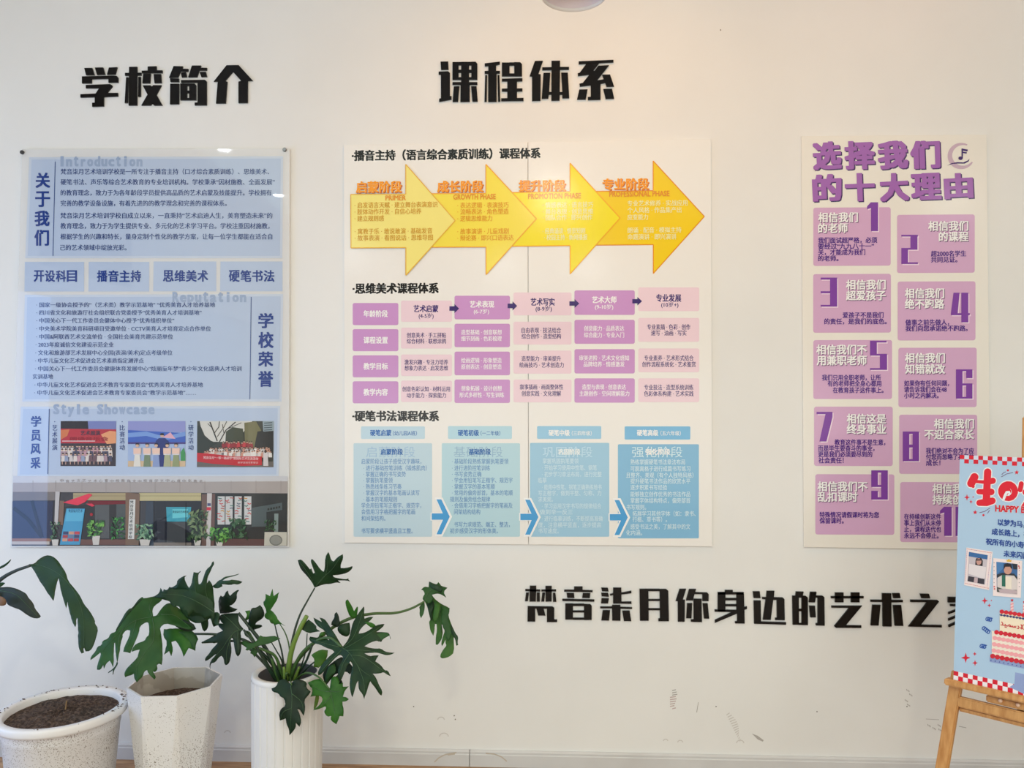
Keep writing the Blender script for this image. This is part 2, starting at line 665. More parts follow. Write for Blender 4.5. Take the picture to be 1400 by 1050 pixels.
letter([[(132, 98), (244, 96), (250, 214), (140, 216)],
        [(104, 246), (245, 240), (270, 265), (270, 605), (294, 606), (294, 655), (112, 688), (112, 644), (138, 638), (138, 288), (104, 286)],
        R(308, 104, 398, 364), R(398, 104, 436, 148), R(398, 218, 436, 258), R(398, 328, 436, 364), R(436, 102, 552, 400),
        R(552, 102, 586, 148), R(552, 218, 586, 258), R(552, 328, 586, 362), [(586, 100), (650, 100), (674, 130), (674, 362), (586, 362)],
        R(308, 400, 674, 438), [(428, 438), (562, 438), (562, 688), (424, 690)],
        [(328, 462), (410, 460), (390, 688), (310, 690)], [(582, 460), (662, 460), (680, 684), (602, 686)]],
       TC_, 'black raised character 课, first in the heading above the white course board', G2)
letter([[(782, 124), (1006, 98), (1006, 134), (950, 150), (950, 234), (1006, 234), (1006, 270), (958, 270), (958, 688), (834, 690), (834, 274), (782, 274), (782, 236), (836, 234), (836, 160), (784, 164)],
        [(790, 296), (818, 296), (812, 686), (780, 688)], [(972, 296), (1000, 294), (1012, 684), (980, 686)],
        R(1036, 112, 1148, 312), [(1218, 106), (1305, 108), (1332, 135), (1332, 312), (1218, 312)], R(1148, 110, 1218, 152), R(1148, 272, 1218, 312),
        [(1036, 350), (1338, 342), (1338, 384), (1258, 386), (1258, 492), (1338, 492), (1338, 532), (1258, 534), (1258, 634), (1354, 632), (1354, 674), (1026, 678), (1026, 638), (1116, 636), (1116, 536), (1036, 534), (1036, 496), (1116, 494), (1116, 386), (1036, 388)]],
       TC_, 'black raised character 程, second in the heading above the white course board', G2)
letter([[(176, 88), (294, 86), (226, 282), (262, 284), (258, 672), (134, 676), (134, 314), (98, 310)],
        [(420, 86), (546, 84), (546, 176), (678, 176), (678, 214), (546, 216), (542, 546), (580, 545), (562, 260), (660, 260), (682, 634), (580, 636), (578, 582), (542, 582), (540, 668), (418, 672), (418, 580), (380, 582), (374, 640), (276, 642), (302, 264), (402, 262), (386, 544), (418, 546), (420, 218), (284, 222), (284, 182), (420, 180)]],
       TD, 'black raised character 体, third in the heading above the white course board', G2)
letter([[(820, 94), (1332, 72), (1332, 106), (820, 134)],
        [(940, 120), (1115, 115), (1120, 125), (1035, 232), (1055, 232), (1112, 158), (1268, 150), (1092, 375), (1190, 358), (1166, 290), (1282, 288), (1342, 464), (1230, 466), (1212, 408), (1142, 424), (1142, 658), (956, 662), (956, 618), (998, 616), (998, 444), (838, 464), (832, 422), (880, 412), (978, 288), (810, 308), (806, 270), (836, 262)],
        [(830, 508), (952, 506), (924, 654), (796, 656)], [(1182, 500), (1312, 498), (1342, 642), (1218, 646)]],
       TD, 'black raised character 系, last in the heading above the white course board', G2)
SL = 'black raised character %s in the slogan low on the wall, %s'
letter([[(126, 96), (203, 96), (198, 285), (122, 285)], [(312, 98), (388, 98), (386, 285), (315, 285)], [(72, 135), (250, 142), (250, 165), (72, 160)], [(264, 142), (440, 140), (440, 164), (264, 164)],
        [(80, 178), (115, 178), (102, 280), (68, 280)], [(210, 178), (244, 178), (246, 285), (208, 285)], [(276, 178), (308, 178), (298, 285), (262, 285)], [(402, 182), (432, 182), (444, 288), (404, 288)],
        [(100, 340), (395, 344), (418, 360), (418, 500), (452, 500), (452, 530), (330, 530), (330, 370), (292, 370), (312, 452), (226, 452), (205, 368), (190, 368), (190, 524), (98, 524)]],
       TE, SL % ('梵', 'its first'), G3)
letter([[(656, 105), (757, 105), (757, 146), (878, 150), (876, 172), (536, 166), (538, 143), (656, 143)], [(566, 182), (655, 184), (660, 242), (574, 240)], [(760, 184), (850, 184), (843, 244), (752, 240)],
        [(515, 252), (898, 260), (897, 286), (515, 278)], R(550, 308, 642, 500), [(774, 314), (850, 316), (866, 335), (866, 505), (774, 505)], R(642, 310, 774, 338), R(642, 392, 774, 415), R(642, 478, 774, 503)],
       TE, SL % ('音', 'second'), G3)
letter([[(980, 118), (1058, 120), (1070, 164), (990, 162)], [(980, 180), (1062, 182), (1072, 228), (986, 222)], [(984, 245), (1072, 246), (1062, 308), (978, 306)],
        [(1122, 118), (1220, 118), (1222, 178), (1340, 155), (1342, 185), (1222, 200), (1222, 286), (1342, 284), (1342, 312), (1122, 308), (1122, 205), (1088, 214), (1084, 195), (1122, 186)],
        [(968, 344), (1108, 344), (1112, 325), (1208, 325), (1210, 348), (1350, 352), (1350, 374), (1212, 370), (1210, 514), (1112, 512), (1110, 366), (968, 366)],
        [(998, 388), (1086, 388), (1074, 512), (982, 510)], [(1232, 394), (1320, 394), (1340, 520), (1252, 518)]],
       TE, SL % ('柒', 'third'), G3)
letter([[(82, 132), (188, 132), (192, 514), (88, 514)], [(322, 134), (400, 134), (426, 155), (434, 520), (308, 520), (308, 490), (326, 486)], R(188, 132, 322, 160), R(188, 255, 324, 278), R(190, 365, 326, 388)],
       TF_, SL % ('月', 'fourth'), G3)
letter([[(562, 132), (640, 132), (600, 262), (625, 262), (622, 526), (542, 526), (540, 280), (515, 278)], [(676, 134), (758, 134), (750, 172), (890, 176), (910, 196), (908, 280), (834, 278), (834, 196), (740, 196), (720, 272), (638, 270)],
        [(728, 250), (824, 252), (830, 532), (698, 526), (698, 500), (730, 498)], [(652, 304), (712, 304), (704, 486), (642, 484)], [(838, 306), (898, 306), (916, 490), (854, 488)]],
       TF_, SL % ('你', 'fifth'), G3)
letter([R(1104, 146, 1198, 176), R(1018, 172, 1110, 400), R(1018, 172, 1330, 200),
        [(1242, 176), (1315, 178), (1332, 195), (1336, 350), (1368, 342), (1368, 372), (1338, 384), (1340, 548), (1226, 546), (1226, 522), (1250, 520), (1250, 428), (984, 540), (984, 505), (1190, 410), (982, 406), (982, 380), (1242, 384)],
        R(1110, 242, 1244, 270), R(1110, 316, 1244, 342)],
       TF_, SL % ('身', 'sixth'), G3)
letter([[(82, 162), (164, 162), (174, 244), (92, 242)], [(92, 272), (176, 272), (180, 524), (480, 532), (480, 562), (98, 550)],
        [(248, 156), (340, 156), (334, 232), (440, 236), (460, 255), (464, 508), (350, 506), (350, 480), (370, 478), (368, 264), (326, 264), (296, 504), (202, 502), (236, 258), (194, 254), (194, 230), (242, 232)]],
       TG, SL % ('边', 'seventh'), G3)
letter([[(598, 164), (690, 166), (680, 214), (592, 214)], [(554, 214), (632, 214), (634, 562), (560, 562)], [(666, 214), (715, 216), (740, 236), (742, 566), (666, 566)], R(632, 214, 666, 238), R(632, 372, 666, 400), R(632, 542, 666, 564),
        [(768, 168), (844, 168), (838, 212), (915, 214), (938, 232), (942, 574), (836, 570), (836, 546), (858, 542), (858, 240), (834, 236), (826, 296), (752, 294)], [(756, 334), (826, 336), (836, 474), (770, 474)]],
       TG, SL % ('的', 'eighth'), G3)
letter([R(1066, 176, 1168, 294), R(1256, 176, 1360, 294), R(1018, 220, 1408, 246),
        [(1024, 334), (1390, 334), (1195, 568), (1380, 570), (1380, 600), (1075, 598), (1056, 580), (1235, 360), (1024, 358)]],
       TG, SL % ('艺', 'ninth'), G3)
letter([[(405, 184), (512, 186), (514, 264), (652, 266), (652, 292), (514, 294), (518, 584), (412, 582), (410, 290), (266, 288), (266, 262), (405, 264)], [(526, 184), (614, 184), (624, 244), (540, 244)],
        [(288, 322), (385, 324), (362, 572), (268, 570)], [(536, 326), (632, 326), (658, 576), (556, 574)]],
       TH, SL % ('术', 'tenth'), G3)
letter([[(858, 190), (964, 192), (980, 246), (876, 244)], [(744, 262), (1065, 266), (1085, 285), (868, 562), (1118, 566), (1118, 594), (720, 584), (945, 292), (744, 290)]],
       TH, SL % ('之', 'eleventh'), G3)
letter([R(1345, 190, 1445, 230), [(1195, 228), (1590, 236), (1590, 300), (1500, 300), (1500, 262), (1290, 262), (1290, 296), (1195, 296)], [(1222, 315), (1560, 318), (1560, 342), (1222, 340)],
        [(1200, 412), (1390, 338), (1420, 352), (1200, 436)], [(1200, 488), (1400, 405), (1400, 435), (1200, 514)], [(1200, 565), (1400, 475), (1400, 505), (1205, 592)],
        [(1380, 342), (1470, 342), (1470, 600), (1340, 600), (1340, 572), (1380, 570)], [(1500, 352), (1580, 352), (1500, 432)], [(1470, 400), (1590, 560), (1500, 560), (1470, 500)]],
       TH, SL % ('家', 'last, half behind the poster'), G3)

# ================================================================ blue school panel (clear acrylic, printed)
A_T = 0.012


def clear_acrylic():
    m = bpy.data.materials.new('clear_acrylic')
    m.use_nodes = True
    nt = m.node_tree
    b = nt.nodes['Principled BSDF']
    b.inputs['Base Color'].default_value = (0.93, 0.93, 0.92, 1)
    b.inputs['Roughness'].default_value = 0.03
    tr = nt.nodes.new('ShaderNodeBsdfTransparent')
    tr.inputs[0].default_value = (0.97, 0.98, 0.98, 1)
    mx = nt.nodes.new('ShaderNodeMixShader')
    mx.inputs[0].default_value = 0.72
    nt.links.new(tr.outputs[0], mx.inputs[1])
    nt.links.new(b.outputs[0], mx.inputs[2])
    nt.links.new(mx.outputs[0], nt.nodes['Material Output'].inputs[0])
    return m


IP = wallplane(A_T)
intro = thing('school_panel', at(205, 748, 0.0), 'blue and white clear acrylic school panel with photos, left on the wall', 'panel')
slab('acrylic_sheet', wallplane(0), [(30, 204), (396, 203), (395, 748), (14, 748)], 0.004, A_T, clear_acrylic(), intro, 0.0008)
for (x, y), m, r in (((34, 210), M_DARKMETAL, 2.7), ((391, 206.5), M_METAL, 3.0)):
    c = at(x, y, 0)
    v, f = lathe([(0, 0), (0.0062, 0), (0.0074, 0.0015), (0.0074, 0.017), (0.006, 0.0185), (0, 0.0185)], 0, 0, 16)
    v = [Vector((c.x + p.x, -p.z - 0.0002, c.z + p.y)) for p in v]
    obj('standoff_bolt', v, f, m, intro, smooth=False)

BOX, BOXE, NAVY, GHOST = (186, 202, 226), (204, 215, 231), (32, 62, 140), (158, 176, 205)
INK2 = (48, 72, 132)


def ibox(name, q, kind='acr'):
    a = Acc(IP, 0, 'acr', 1)
    (x0, y0), (x1, y1), (x2, y2), (x3, y3) = q
    a.quad(*q, BOXE, 0)
    a.quad((x0 + 3.2, y0 + 3.2), (x1 - 3.2, y1 + 3.2), (x2 - 3.2, y2 - 3.2), (x3 + 3.2, y3 - 3.2), BOX, 1)
    return a.build(name, intro)


def column(a, chars, boxes_, c, bold=0.035):
    for ch, b in zip(chars, boxes_):
        a.box_text(ch, *b, c, bold)


def mono(a, word, x0, x1, y0, y1):
    """ghosted fixed-pitch heading"""
    w = (x1 - x0) / len(word)
    for i, ch in enumerate(word):
        if ch == ' ':
            continue
        top = y0 if ch in 'IRSdtlih' else y0 + (y1 - y0) * 0.28
        bot = y1 + ((y1 - y0) * 0.26 if ch in 'yp' else 0)
        g = 0.30 if ch in 'il' else 0.27 if ch == 'I' else 0.16 if ch in 'tr' else 0.07
        a.box_text(ch, x0 + (i + g) * w, top, x0 + (i + 1 - g) * w, bot, GHOST, 0.05, lay=-1)


t1 = ibox('text_box', [(40, 215), (387, 213.5), (386, 353), (34.5, 353)])
a = Acc(IP, 0, 'acr', 4)
mono(a, 'Introduction', 80, 195.5, 213.4, 227.6)
column(a, '关于我们', [(48.5, 236, 68.5, 257), (48, 261.5, 68.5, 283), (47.2, 288, 67.7, 309.3), (47, 314, 67, 336)], NAVY)
a.line([(75.5, 221), (72.3, 350)], 1.0, (58, 84, 144))
ILINES = [('梵音柒月艺术培训学校是一所专注于播音主持（口才综合素质训练）、思维美术、', 234.6, 368), ('硬笔书法、声乐等综合艺术教育的专业培训机构。学校秉承“因材施教、全面发展”', 248.9, 375.7),
          ('的教育理念，致力于为各年龄段学员提供高品质的艺术启蒙及技能提升。学校拥有', 263.5, 371.4), ('完善的教学设备设施，有着先进的的教学理念和完善的课程体系。', 277.9, 310),
          ('梵音柒月艺术培训学校自成立以来，一直秉持“艺术启迪人生，美育塑造未来”的', 294.7, 372.4), ('教育理念，致力于为学生提供专业、多元化的艺术学习平台。学校注重因材施教，', 308.9, 368.6),
          ('根据学生的兴趣和特长，量身定制个性化的教学方案，让每一位学生都能在适合自', 323.5, 372.3), ('己的艺术领域中绽放光彩。', 338.5, 173)]
for s, y, x1 in ILINES:
    a.text(s, 83 - (y - 234) * 0.006, y, 8.6, INK2, x1, 0.016)
a.build('lettering', t1)
for q, s, b in (((34, 358, 115, 398.5), '开设科目', (45.7, 369.5, 105.7, 385.3)), ((121.4, 358, 204, 398.5), '播音主持', (132, 369.5, 193.4, 385.3)),
                ((210, 357.5, 295.7, 398.3), '思维美术', (222.3, 369.3, 285, 385.2)), ((301.4, 357.5, 386.3, 398.3), '硬笔书法', (312.3, 369.3, 375.7, 385.3))):
    a = Acc(IP, 0, 'acr', 1)
    a.quad((q[0], q[1]), (q[2], q[1]), (q[2], q[3]), (q[0] - 0.6, q[3]), BOX)
    p = a.build('subject_box', intro)
    a = Acc(IP, 0, 'acr', 4)
    w = (b[2] - b[0]) / 4
    for i, ch in enumerate(s):
        a.box_text(ch, b[0] + i * w + 0.5, b[1], b[0] + (i + 1) * w - 0.5, b[3], NAVY, 0.03)
    a.build('lettering', p)
t2 = ibox('honour_box', [(34, 403), (387, 402), (385, 549), (30.5, 549)])
a = Acc(IP, 0, 'acr', 4)
mono(a, 'Reputation', 235, 337.5, 399, 413.2)
a.line([(343.4, 406), (341.6, 546)], 1.0, (58, 84, 144))
column(a, '学校荣誉', [(353, 428, 374, 448.6), (353, 453.7, 374, 476), (353, 480.6, 373.5, 501.3), (353, 507, 373.5, 529)], NAVY)
HLINES = [('· 国家一级协会授予的“（艺术类）教学示范基地” “优秀美育人才培养基地', 49.5, 416.8, 294), ('· 四川省文化和旅游厅社会组织联合党委授予“优秀美育人才培训基地”', 49.5, 427.4, 275.6),
          ('· 中国关心下一代工作委员会健体中心授予“优秀组织单位”', 49.5, 438.2, 238.3), ('· 中央美术学院美育科研项目受邀单位 · CCTV美育人才培育定点合作单位', 49.3, 449.3, 288.4),
          ('· 中国&阿联酋艺术交流单位 · 全国社会美育共建示范单位', 49.3, 460.3, 236.5), ('· 2023年度诚信文化建设示范企业', 48.6, 471.2, 155.2), ('· 文化和旅游部艺术发展中心全国(表演/美术)定点考级单位', 48.3, 482.2, 235.7),
          ('· 中华儿童文化艺术促进会艺术素质指定测评点', 48, 493, 196.4), ('· 中国关心下一代工作委员会健康体育发展中心“炫丽童年梦”青少年文化盛典人才培训', 47.8, 504, 330.3), ('实训基地', 44.8, 514.8, 72.4),
          ('· 中华儿童文化艺术促进会艺术教育专家委员会“优秀美育人才培养基地', 47, 526, 277.4), ('· 中华儿童文化艺术促进会艺术教育专家委员会“教学示范基地”……', 46.8, 536.8, 267.9)]
for s, x0, y, x1 in HLINES:
    a.text(s, x0, y, 7.4, INK2, x1, 0.016)
a.build('lettering', t2)
t3 = ibox('showcase_box', [(28.5, 556), (383, 555), (381, 652), (23.5, 652)])
a = Acc(IP, 0, 'acr', 4)
mono(a, 'Style Showcase', 72, 212, 552.5, 566.5)
a.line([(67.3, 559), (65.2, 648)], 1.0, (58, 84, 144))
column(a, '学员风采', [(42.3, 568.6, 56.3, 583.5), (42.3, 587.7, 55.7, 603), (41.7, 606.6, 55.5, 621), (41.7, 625, 55.4, 640.6)], NAVY)
for x, s in ((74.8, '艺术展演'), (167, '比赛活动'), (261, '研学活动')):
    a.disc(x, 576.5, 0.7, NAVY, n=8)
    for i, ch in enumerate(s):
        yy = 581 + i * 8.9
        a.box_text(ch, x - 3.6, yy, x + 3.6, yy + 7.6, INK2, 0.02)
a.build('lettering', t3)

rnd = random.Random(3)
# photo prints: flat pictures on the panel
a = Acc(IP, 0, 'acr', 3)                                   # stage show with rows of performers
a.quad((83, 575.7), (158.8, 575.7), (158.3, 637.3), (82.6, 637.3), (58, 52, 62))
a.quad((83, 575.7), (120, 575.7), (121, 587), (83, 587), (26, 22, 30), 1)
a.quad((120, 575.7), (158.8, 575.7), (158.8, 587), (121, 587), (120, 130, 186), 1)
a.quad((83, 586), (158.8, 587), (158.7, 606), (82.9, 606), (190, 44, 58), 1)
a.poly([(138, 594), (150, 589), (158.7, 590), (158.6, 606), (146, 607)], (232, 158, 110), 2)
a.poly([(83, 588), (95, 587), (92, 596), (83, 601)], (214, 120, 72), 2)
a.text('艺术展演', 110, 592, 7, (70, 40, 60), 137, 0.03, lay=3)
a.text('朗诵音乐会', 95, 600, 6, (150, 16, 36), 148, 0.03, lay=3)
a.line([(85, 603), (130, 603)], 1.0, (236, 206, 210), 3)
for row, (y, n) in enumerate(((609, 15), (614, 14), (620, 13))):
    for i in range(n):
        x = 86 + i * (70 / n) + rnd.uniform(-1, 1)
        cc = rnd.choice([(216, 206, 202), (196, 150, 160), (150, 160, 186), (74, 74, 96), (226, 214, 206), (112, 84, 92), (170, 140, 150)])
        a.poly([(x - 2.2, y + 3), (x + 2.2, y + 3), (x + 2.8, y + 11), (x - 2.8, y + 11)], cc, 2 + row)
        a.disc(x, y + 1, 1.6, (206, 168, 146), 2 + row, n=8)
        a.poly([(x - 1.7, y + 0.8), (x - 1, y - 1), (x + 1, y - 1), (x + 1.7, y + 0.8)], (34, 26, 28), 2 + row)
        if row == 2:
            a.quad((x - 1.6, y + 11), (x - 0.3, y + 11), (x - 0.4, y + 15), (x - 1.5, y + 15), (196, 156, 140), 5)
a.build('stage_photo', intro)
a = Acc(IP, 0, 'acr', 3)                                   # award photo: five children with certificates
a.quad((175, 575.7), (253.6, 575.7), (253.4, 638), (174.8, 638), (166, 186, 222))
a.quad((175, 575.7), (253.6, 575.7), (253.6, 591), (175, 589), (146, 150, 206), 1)
a.poly([(175, 588), (253.6, 592), (253.6, 606), (175, 606)], (62, 98, 190), 2)
a.poly([(175, 592), (200, 590), (225, 597), (253.6, 590), (253.6, 596), (225, 602), (200, 596), (175, 598)], (120, 156, 218), 3)
a.poly([(222, 598), (233, 591), (240, 600)], (228, 172, 190), 3)
a.quad((175, 604.5), (253.6, 604.5), (253.6, 607), (175, 607), (74, 60, 130), 3)
a.quad((175, 630), (253.5, 630), (253.4, 638), (174.8, 638), (214, 186, 150), 2)
a.disc(221.5, 595.5, 2.6, (212, 170, 150), 4)
a.poly([(218.8, 595), (219.5, 592.3), (223.5, 592.3), (224.2, 595)], (20, 18, 24), 5)
a.poly([(217, 599), (226, 599), (231, 604), (230, 612), (226, 613), (225, 638), (218, 638), (217, 613), (212, 610), (213, 603)], (34, 46, 116), 4)
for x, sk in ((187.6, (232, 226, 214)), (201, (122, 138, 106)), (213.5, (140, 158, 202)), (228.5, (176, 178, 140)), (240.5, (150, 158, 112))):
    a.disc(x, 609, 2.3, (224, 184, 160), 6)
    a.poly([(x - 2.6, 609), (x - 2, 606), (x + 2, 606), (x + 2.6, 609), (x + 1.5, 607.6), (x - 1.5, 607.6)], (24, 20, 26), 7)
    a.poly([(x - 4, 613), (x + 4, 613), (x + 5, 622), (x - 5, 622)], (226, 220, 222), 6)
    a.poly([(x - 3.6, 622), (x + 3.6, 622), (x + 5, 638), (x - 5, 638)], sk, 6)
    a.quad((x - 5.4, 612.5), (x + 5.2, 612.5), (x + 5, 620.5), (x - 5.2, 620.5), (242, 204, 184), 8)
a.poly([(247, 618), (251, 612), (253.4, 620), (253.4, 630), (247, 630)], (64, 150, 84), 4)
a.build('award_photo', intro)
a = Acc(IP, 0, 'acr', 3)                                   # outdoor group photo with a red banner
a.quad((269.6, 575.7), (373.9, 575.7), (373.7, 638.6), (269.2, 638.6), (58, 60, 54))
a.poly([(273, 575.7), (345, 575.7), (322, 604), (290, 604), (276, 592)], (216, 214, 206), 1)
a.poly([(269.6, 582), (274, 582), (282, 600), (297, 606), (269.4, 622)], (46, 52, 44), 2)
for P, w in (([(297, 603), (292, 590), (287, 577)], 1.6), ([(293, 592), (299, 584), (300, 576)], 1.0), ([(290, 585), (284, 579)], 0.8), ([(300, 604), (309, 588), (322, 577)], 1.3), ([(306, 592), (304, 580)], 0.8), ([(312, 586), (330, 578)], 0.8), ([(297, 597), (306, 584), (310, 576)], 0.8)):
    a.line(P, w, (48, 40, 36), 3)
a.poly([(309, 590), (318, 584), (332, 586), (334, 606), (308, 606)], (66, 70, 50), 3)
a.poly([(334, 578), (350, 576), (358, 590), (352, 612), (335, 612)], (116, 112, 74), 2)
a.quad((352, 590), (373.8, 586), (373.8, 620), (346, 620), (34, 36, 38), 3)
a.quad((359, 575.7), (373.9, 575.7), (373.9, 589), (360, 590), (150, 166, 174), 4)
for i in range(4):
    a.line([(361, 578.5 + i * 3.2), (372, 577.8 + i * 3.2)], 1.2, (70, 84, 92), 5)
a.quad((269.2, 631), (373.7, 631), (373.7, 638.6), (269.2, 638.6), (104, 98, 94), 3)
for row, (y, n, x0, x1) in enumerate(((604, 12, 306, 344), (612, 22, 288, 368), (617, 26, 280, 370))):
    for i in range(n):
        x = x0 + (x1 - x0) * i / (n - 1) + rnd.uniform(-0.8, 0.8)
        y2 = y + rnd.uniform(-1, 1)
        cc = rnd.choice([(196, 62, 66), (150, 42, 48)] if row == 0 else [(222, 212, 206), (206, 150, 130), (196, 186, 182), (120, 110, 110), (232, 226, 220)])
        a.poly([(x - 2, y2 + 2), (x + 2, y2 + 2), (x + 2.4, y2 + 8), (x - 2.4, y2 + 8)], cc, 4 + row)
        a.disc(x, y2 + 0.4, 1.4, (206, 162, 140), 4 + row, n=8)
        a.poly([(x - 1.5, y2 + 0.2), (x, y2 - 1.6), (x + 1.5, y2 + 0.2)], (28, 22, 22), 4 + row)
a.poly([(269.3, 619), (285, 620), (320, 624), (358, 624), (358, 636), (330, 637), (290, 634), (269.2, 631)], (196, 24, 40), 7)
a.text('梵音柒月“一带一路研学”暨国际艺术交流活动', 278, 625.6, 4.2, (240, 206, 206), 353, 0.02, lay=8, k=0.02)
a.text('研学活动合影留念', 325, 632.4, 2.8, (236, 196, 196), 353, 0.01, lay=8, k=0.0)
a.poly([(360, 620), (366, 620), (367, 637), (360, 637)], (214, 206, 206), 7)
a.disc(363, 617.5, 1.8, (70, 50, 46), 7)
a.build('group_photo', intro)

# shop front photograph along the bottom
a = Acc(IP, 0, 'acr', 2)
T7, T8 = tf(10, 640, 7.18), tf(200, 640, 7.0)


def pg(T, pts, c, lay):
    a.poly(T(pts), c, lay)


a.quad((18, 651), (393.3, 651), (392.5, 746.3), (16, 746.3), (60, 58, 62))
a.quad((18, 651), (393.3, 651), (393.3, 662), (17.8, 662), (206, 206, 210), 1)
a.quad((17.8, 660), (393.3, 658), (393.2, 674.5), (17.4, 672.5), (172, 163, 160), 2)
for x in (45, 76, 112, 145, 178, 212, 246, 280, 316, 350, 384):
    a.line([(x, 657), (x, 674)], 0.5, (150, 142, 138), 3)
for i in range(26):
    x = 82 + i * 7.6
    a.text(rnd.choice('艺术文化教育中心学校'), x, 657.5 + rnd.uniform(-0.6, 0.6), 4.5, (152, 142, 142), x + 5, 0.01, lay=4)
a.quad((17.4, 672.5), (76, 672.5), (76, 684), (17.2, 684.5), (122, 114, 110), 3)            # rolled shutters
a.quad((100, 674), (181, 674), (181, 684), (100, 684), (176, 160, 122), 3)
a.quad((190, 674), (275, 674), (275, 684.6), (190, 684.6), (194, 182, 136), 3)
for x0, x1 in ((100, 181), (190, 275)):
    a.line([(x0, 678), (x1, 678)], 0.6, (140, 126, 92), 4)
pg(T7, [(50, 325), (450, 325), (440, 690), (45, 690)], (38, 44, 72), 3)
for P, w in (([(60, 390), (200, 500), (340, 680)], 34), ([(240, 320), (290, 500), (340, 680)], 30)):
    a.line(T7(P), w / 7.18, (10, 10, 16), 4)
pg(T7, [(45, 690), (430, 690), (430, 720), (45, 720)], (150, 106, 84), 4)
pg(T7, [(45, 720), (415, 720), (415, 750), (45, 750)], (196, 186, 178), 4)
pg(T7, [(472, 230), (515, 230), (495, 560), (462, 560)], (198, 192, 190), 5)
pg(T7, [(515, 320), (560, 320), (545, 560), (500, 560)], (128, 100, 84), 4)
pg(T7, [(560, 380), (1170, 318), (1165, 700), (720, 720), (560, 700)], (40, 42, 46), 3)
pg(T7, [(860, 360), (1000, 360), (1000, 690), (860, 690)], (84, 88, 90), 4)
pg(T7, [(1070, 350), (1160, 350), (1160, 690), (1070, 690)], (76, 84, 86), 4)
pg(T7, [(790, 320), (1170, 320), (1170, 352), (800, 362)], (112, 14, 32), 5)
pg(T7, [(545, 338), (800, 250), (835, 262), (760, 335), (690, 365)], (232, 52, 80), 6)
pg(T7, [(770, 350), (830, 348), (860, 370), (830, 378)], (222, 48, 76), 6)
a.disc(*T7([(825, 455)])[0], 2.2, (170, 26, 40), 6, n=10)
pg(T7, [(580, 396), (762, 398), (712, 752), (515, 752)], (70, 158, 200), 7)                  # leaning blue stand
pg(T7, [(588, 404), (754, 406), (738, 520), (568, 520)], (92, 180, 214), 8)
a.text('梵音柒月艺术', 93.5, 698.5, 4.5, (28, 70, 120), 113, 0.02, lay=9)
for i in range(3):
    for j in range(3):
        x, y = T7([(548 + i * 56 - j * 4, 622 + j * 34)])[0]
        a.quad((x, y), (x + 7, y), (x + 6.8, y + 4), (x - 0.2, y + 4), [(60, 66, 106), (176, 60, 66), (214, 156, 130), (110, 130, 160), (200, 70, 80)][(i * 2 + j) % 5], 9)
pg(T7, [(1160, 240), (1300, 250), (1290, 755), (1160, 755)], (126, 100, 82), 5)               # brick pier and vertical name board
pg(T7, [(1200, 308), (1258, 308), (1245, 696), (1184, 696)], (222, 220, 214), 7)
for i, ch in enumerate('梵音柒月艺术培训学校'):
    x, y = T7([(1204 - i * 1.6, 318 + i * 38)])[0]
    a.box_text(ch, x, y, x + 5, y + 4.2, (54, 60, 60), 0.02, lay=8)
pg(T7, [(720, 700), (1165, 700), (1165, 752), (716, 752)], (112, 78, 72), 5)
pg(T8, [(0, 318), (70, 318), (70, 742), (-20, 742)], (52, 62, 76), 4)
pg(T8, [(76, 322), (525, 322), (520, 715), (76, 715)], (28, 30, 40), 4)
pg(T8, [(190, 372), (430, 372), (420, 512), (196, 512)], (58, 160, 180), 5)                   # lit screen in the doorway
pg(T8, [(250, 392), (400, 392), (396, 470), (250, 480)], (104, 204, 214), 6)
a.text('梵音柒月艺术培训', 236, 699.8, 3.6, (20, 60, 80), 257, 0.02, lay=7)
pg(T8, [(200, 515), (372, 515), (372, 712), (196, 712)], (66, 68, 70), 5)
pg(T8, [(100, 480), (180, 480), (176, 712), (110, 712)], (52, 54, 62), 6)
a.line(T8([(378, 330), (378, 740)]), 0.8, (16, 16, 20), 7)
pg(T8, [(70, 712), (430, 712), (430, 742), (70, 742)], (126, 116, 108), 5)
pg(T8, [(530, 250), (582, 250), (580, 742), (528, 742)], (110, 84, 76), 5)
pg(T8, [(582, 240), (628, 240), (614, 744), (574, 744)], (204, 198, 196), 6)
pg(T8, [(578, 374), (620, 374), (618, 404), (578, 404)], (206, 34, 60), 7)
pg(T8, [(584, 336), (618, 336), (618, 362), (584, 362)], (74, 76, 120), 7)
pg(T8, [(628, 246), (660, 246), (650, 742), (620, 742)], (108, 78, 74), 5)
pg(T8, [(655, 246), (1350, 246), (1345, 690), (640, 690)], (36, 42, 46), 4)
pg(T8, [(1010, 380), (1300, 330), (1300, 400), (1150, 420), (1150, 560), (1010, 560)], (74, 88, 92), 5)
for i in range(5):
    pg(T8, [(1160 + i * 26, 385 - i * 5), (1178 + i * 26, 382 - i * 5), (1178 + i * 26, 402 - i * 5), (1160 + i * 26, 405 - i * 5)], (30, 36, 40), 6)
for i, x in enumerate((684, 760, 846, 938)):
    pg(T8, [(x, 270), (x + 68, 270), (x + 66, 540), (x - 2, 540)], (206, 206, 206), 6)
    for j in range(10):
        X, Y = T8([(x + rnd.uniform(8, 58), 285 + j * 25)])[0]
        cc = rnd.choice([(190, 46, 52), (70, 120, 110), (80, 90, 110), (200, 150, 70), (180, 80, 70)])
        a.stroke([(X - 2, Y), (X, Y + rnd.uniform(-1.6, 1.6)), (X + 2, Y + rnd.uniform(-1, 1))], 0.6, cc, 7)
pg(T8, [(1225, 435), (1264, 435), (1262, 610), (1225, 610)], (130, 146, 144), 6)
pg(T8, [(720, 676), (1130, 680), (1130, 742), (720, 742)], (96, 66, 66), 6)
pg(T8, [(1132, 612), (1345, 612), (1343, 742), (1128, 742)], (204, 200, 186), 7)               # air conditioner
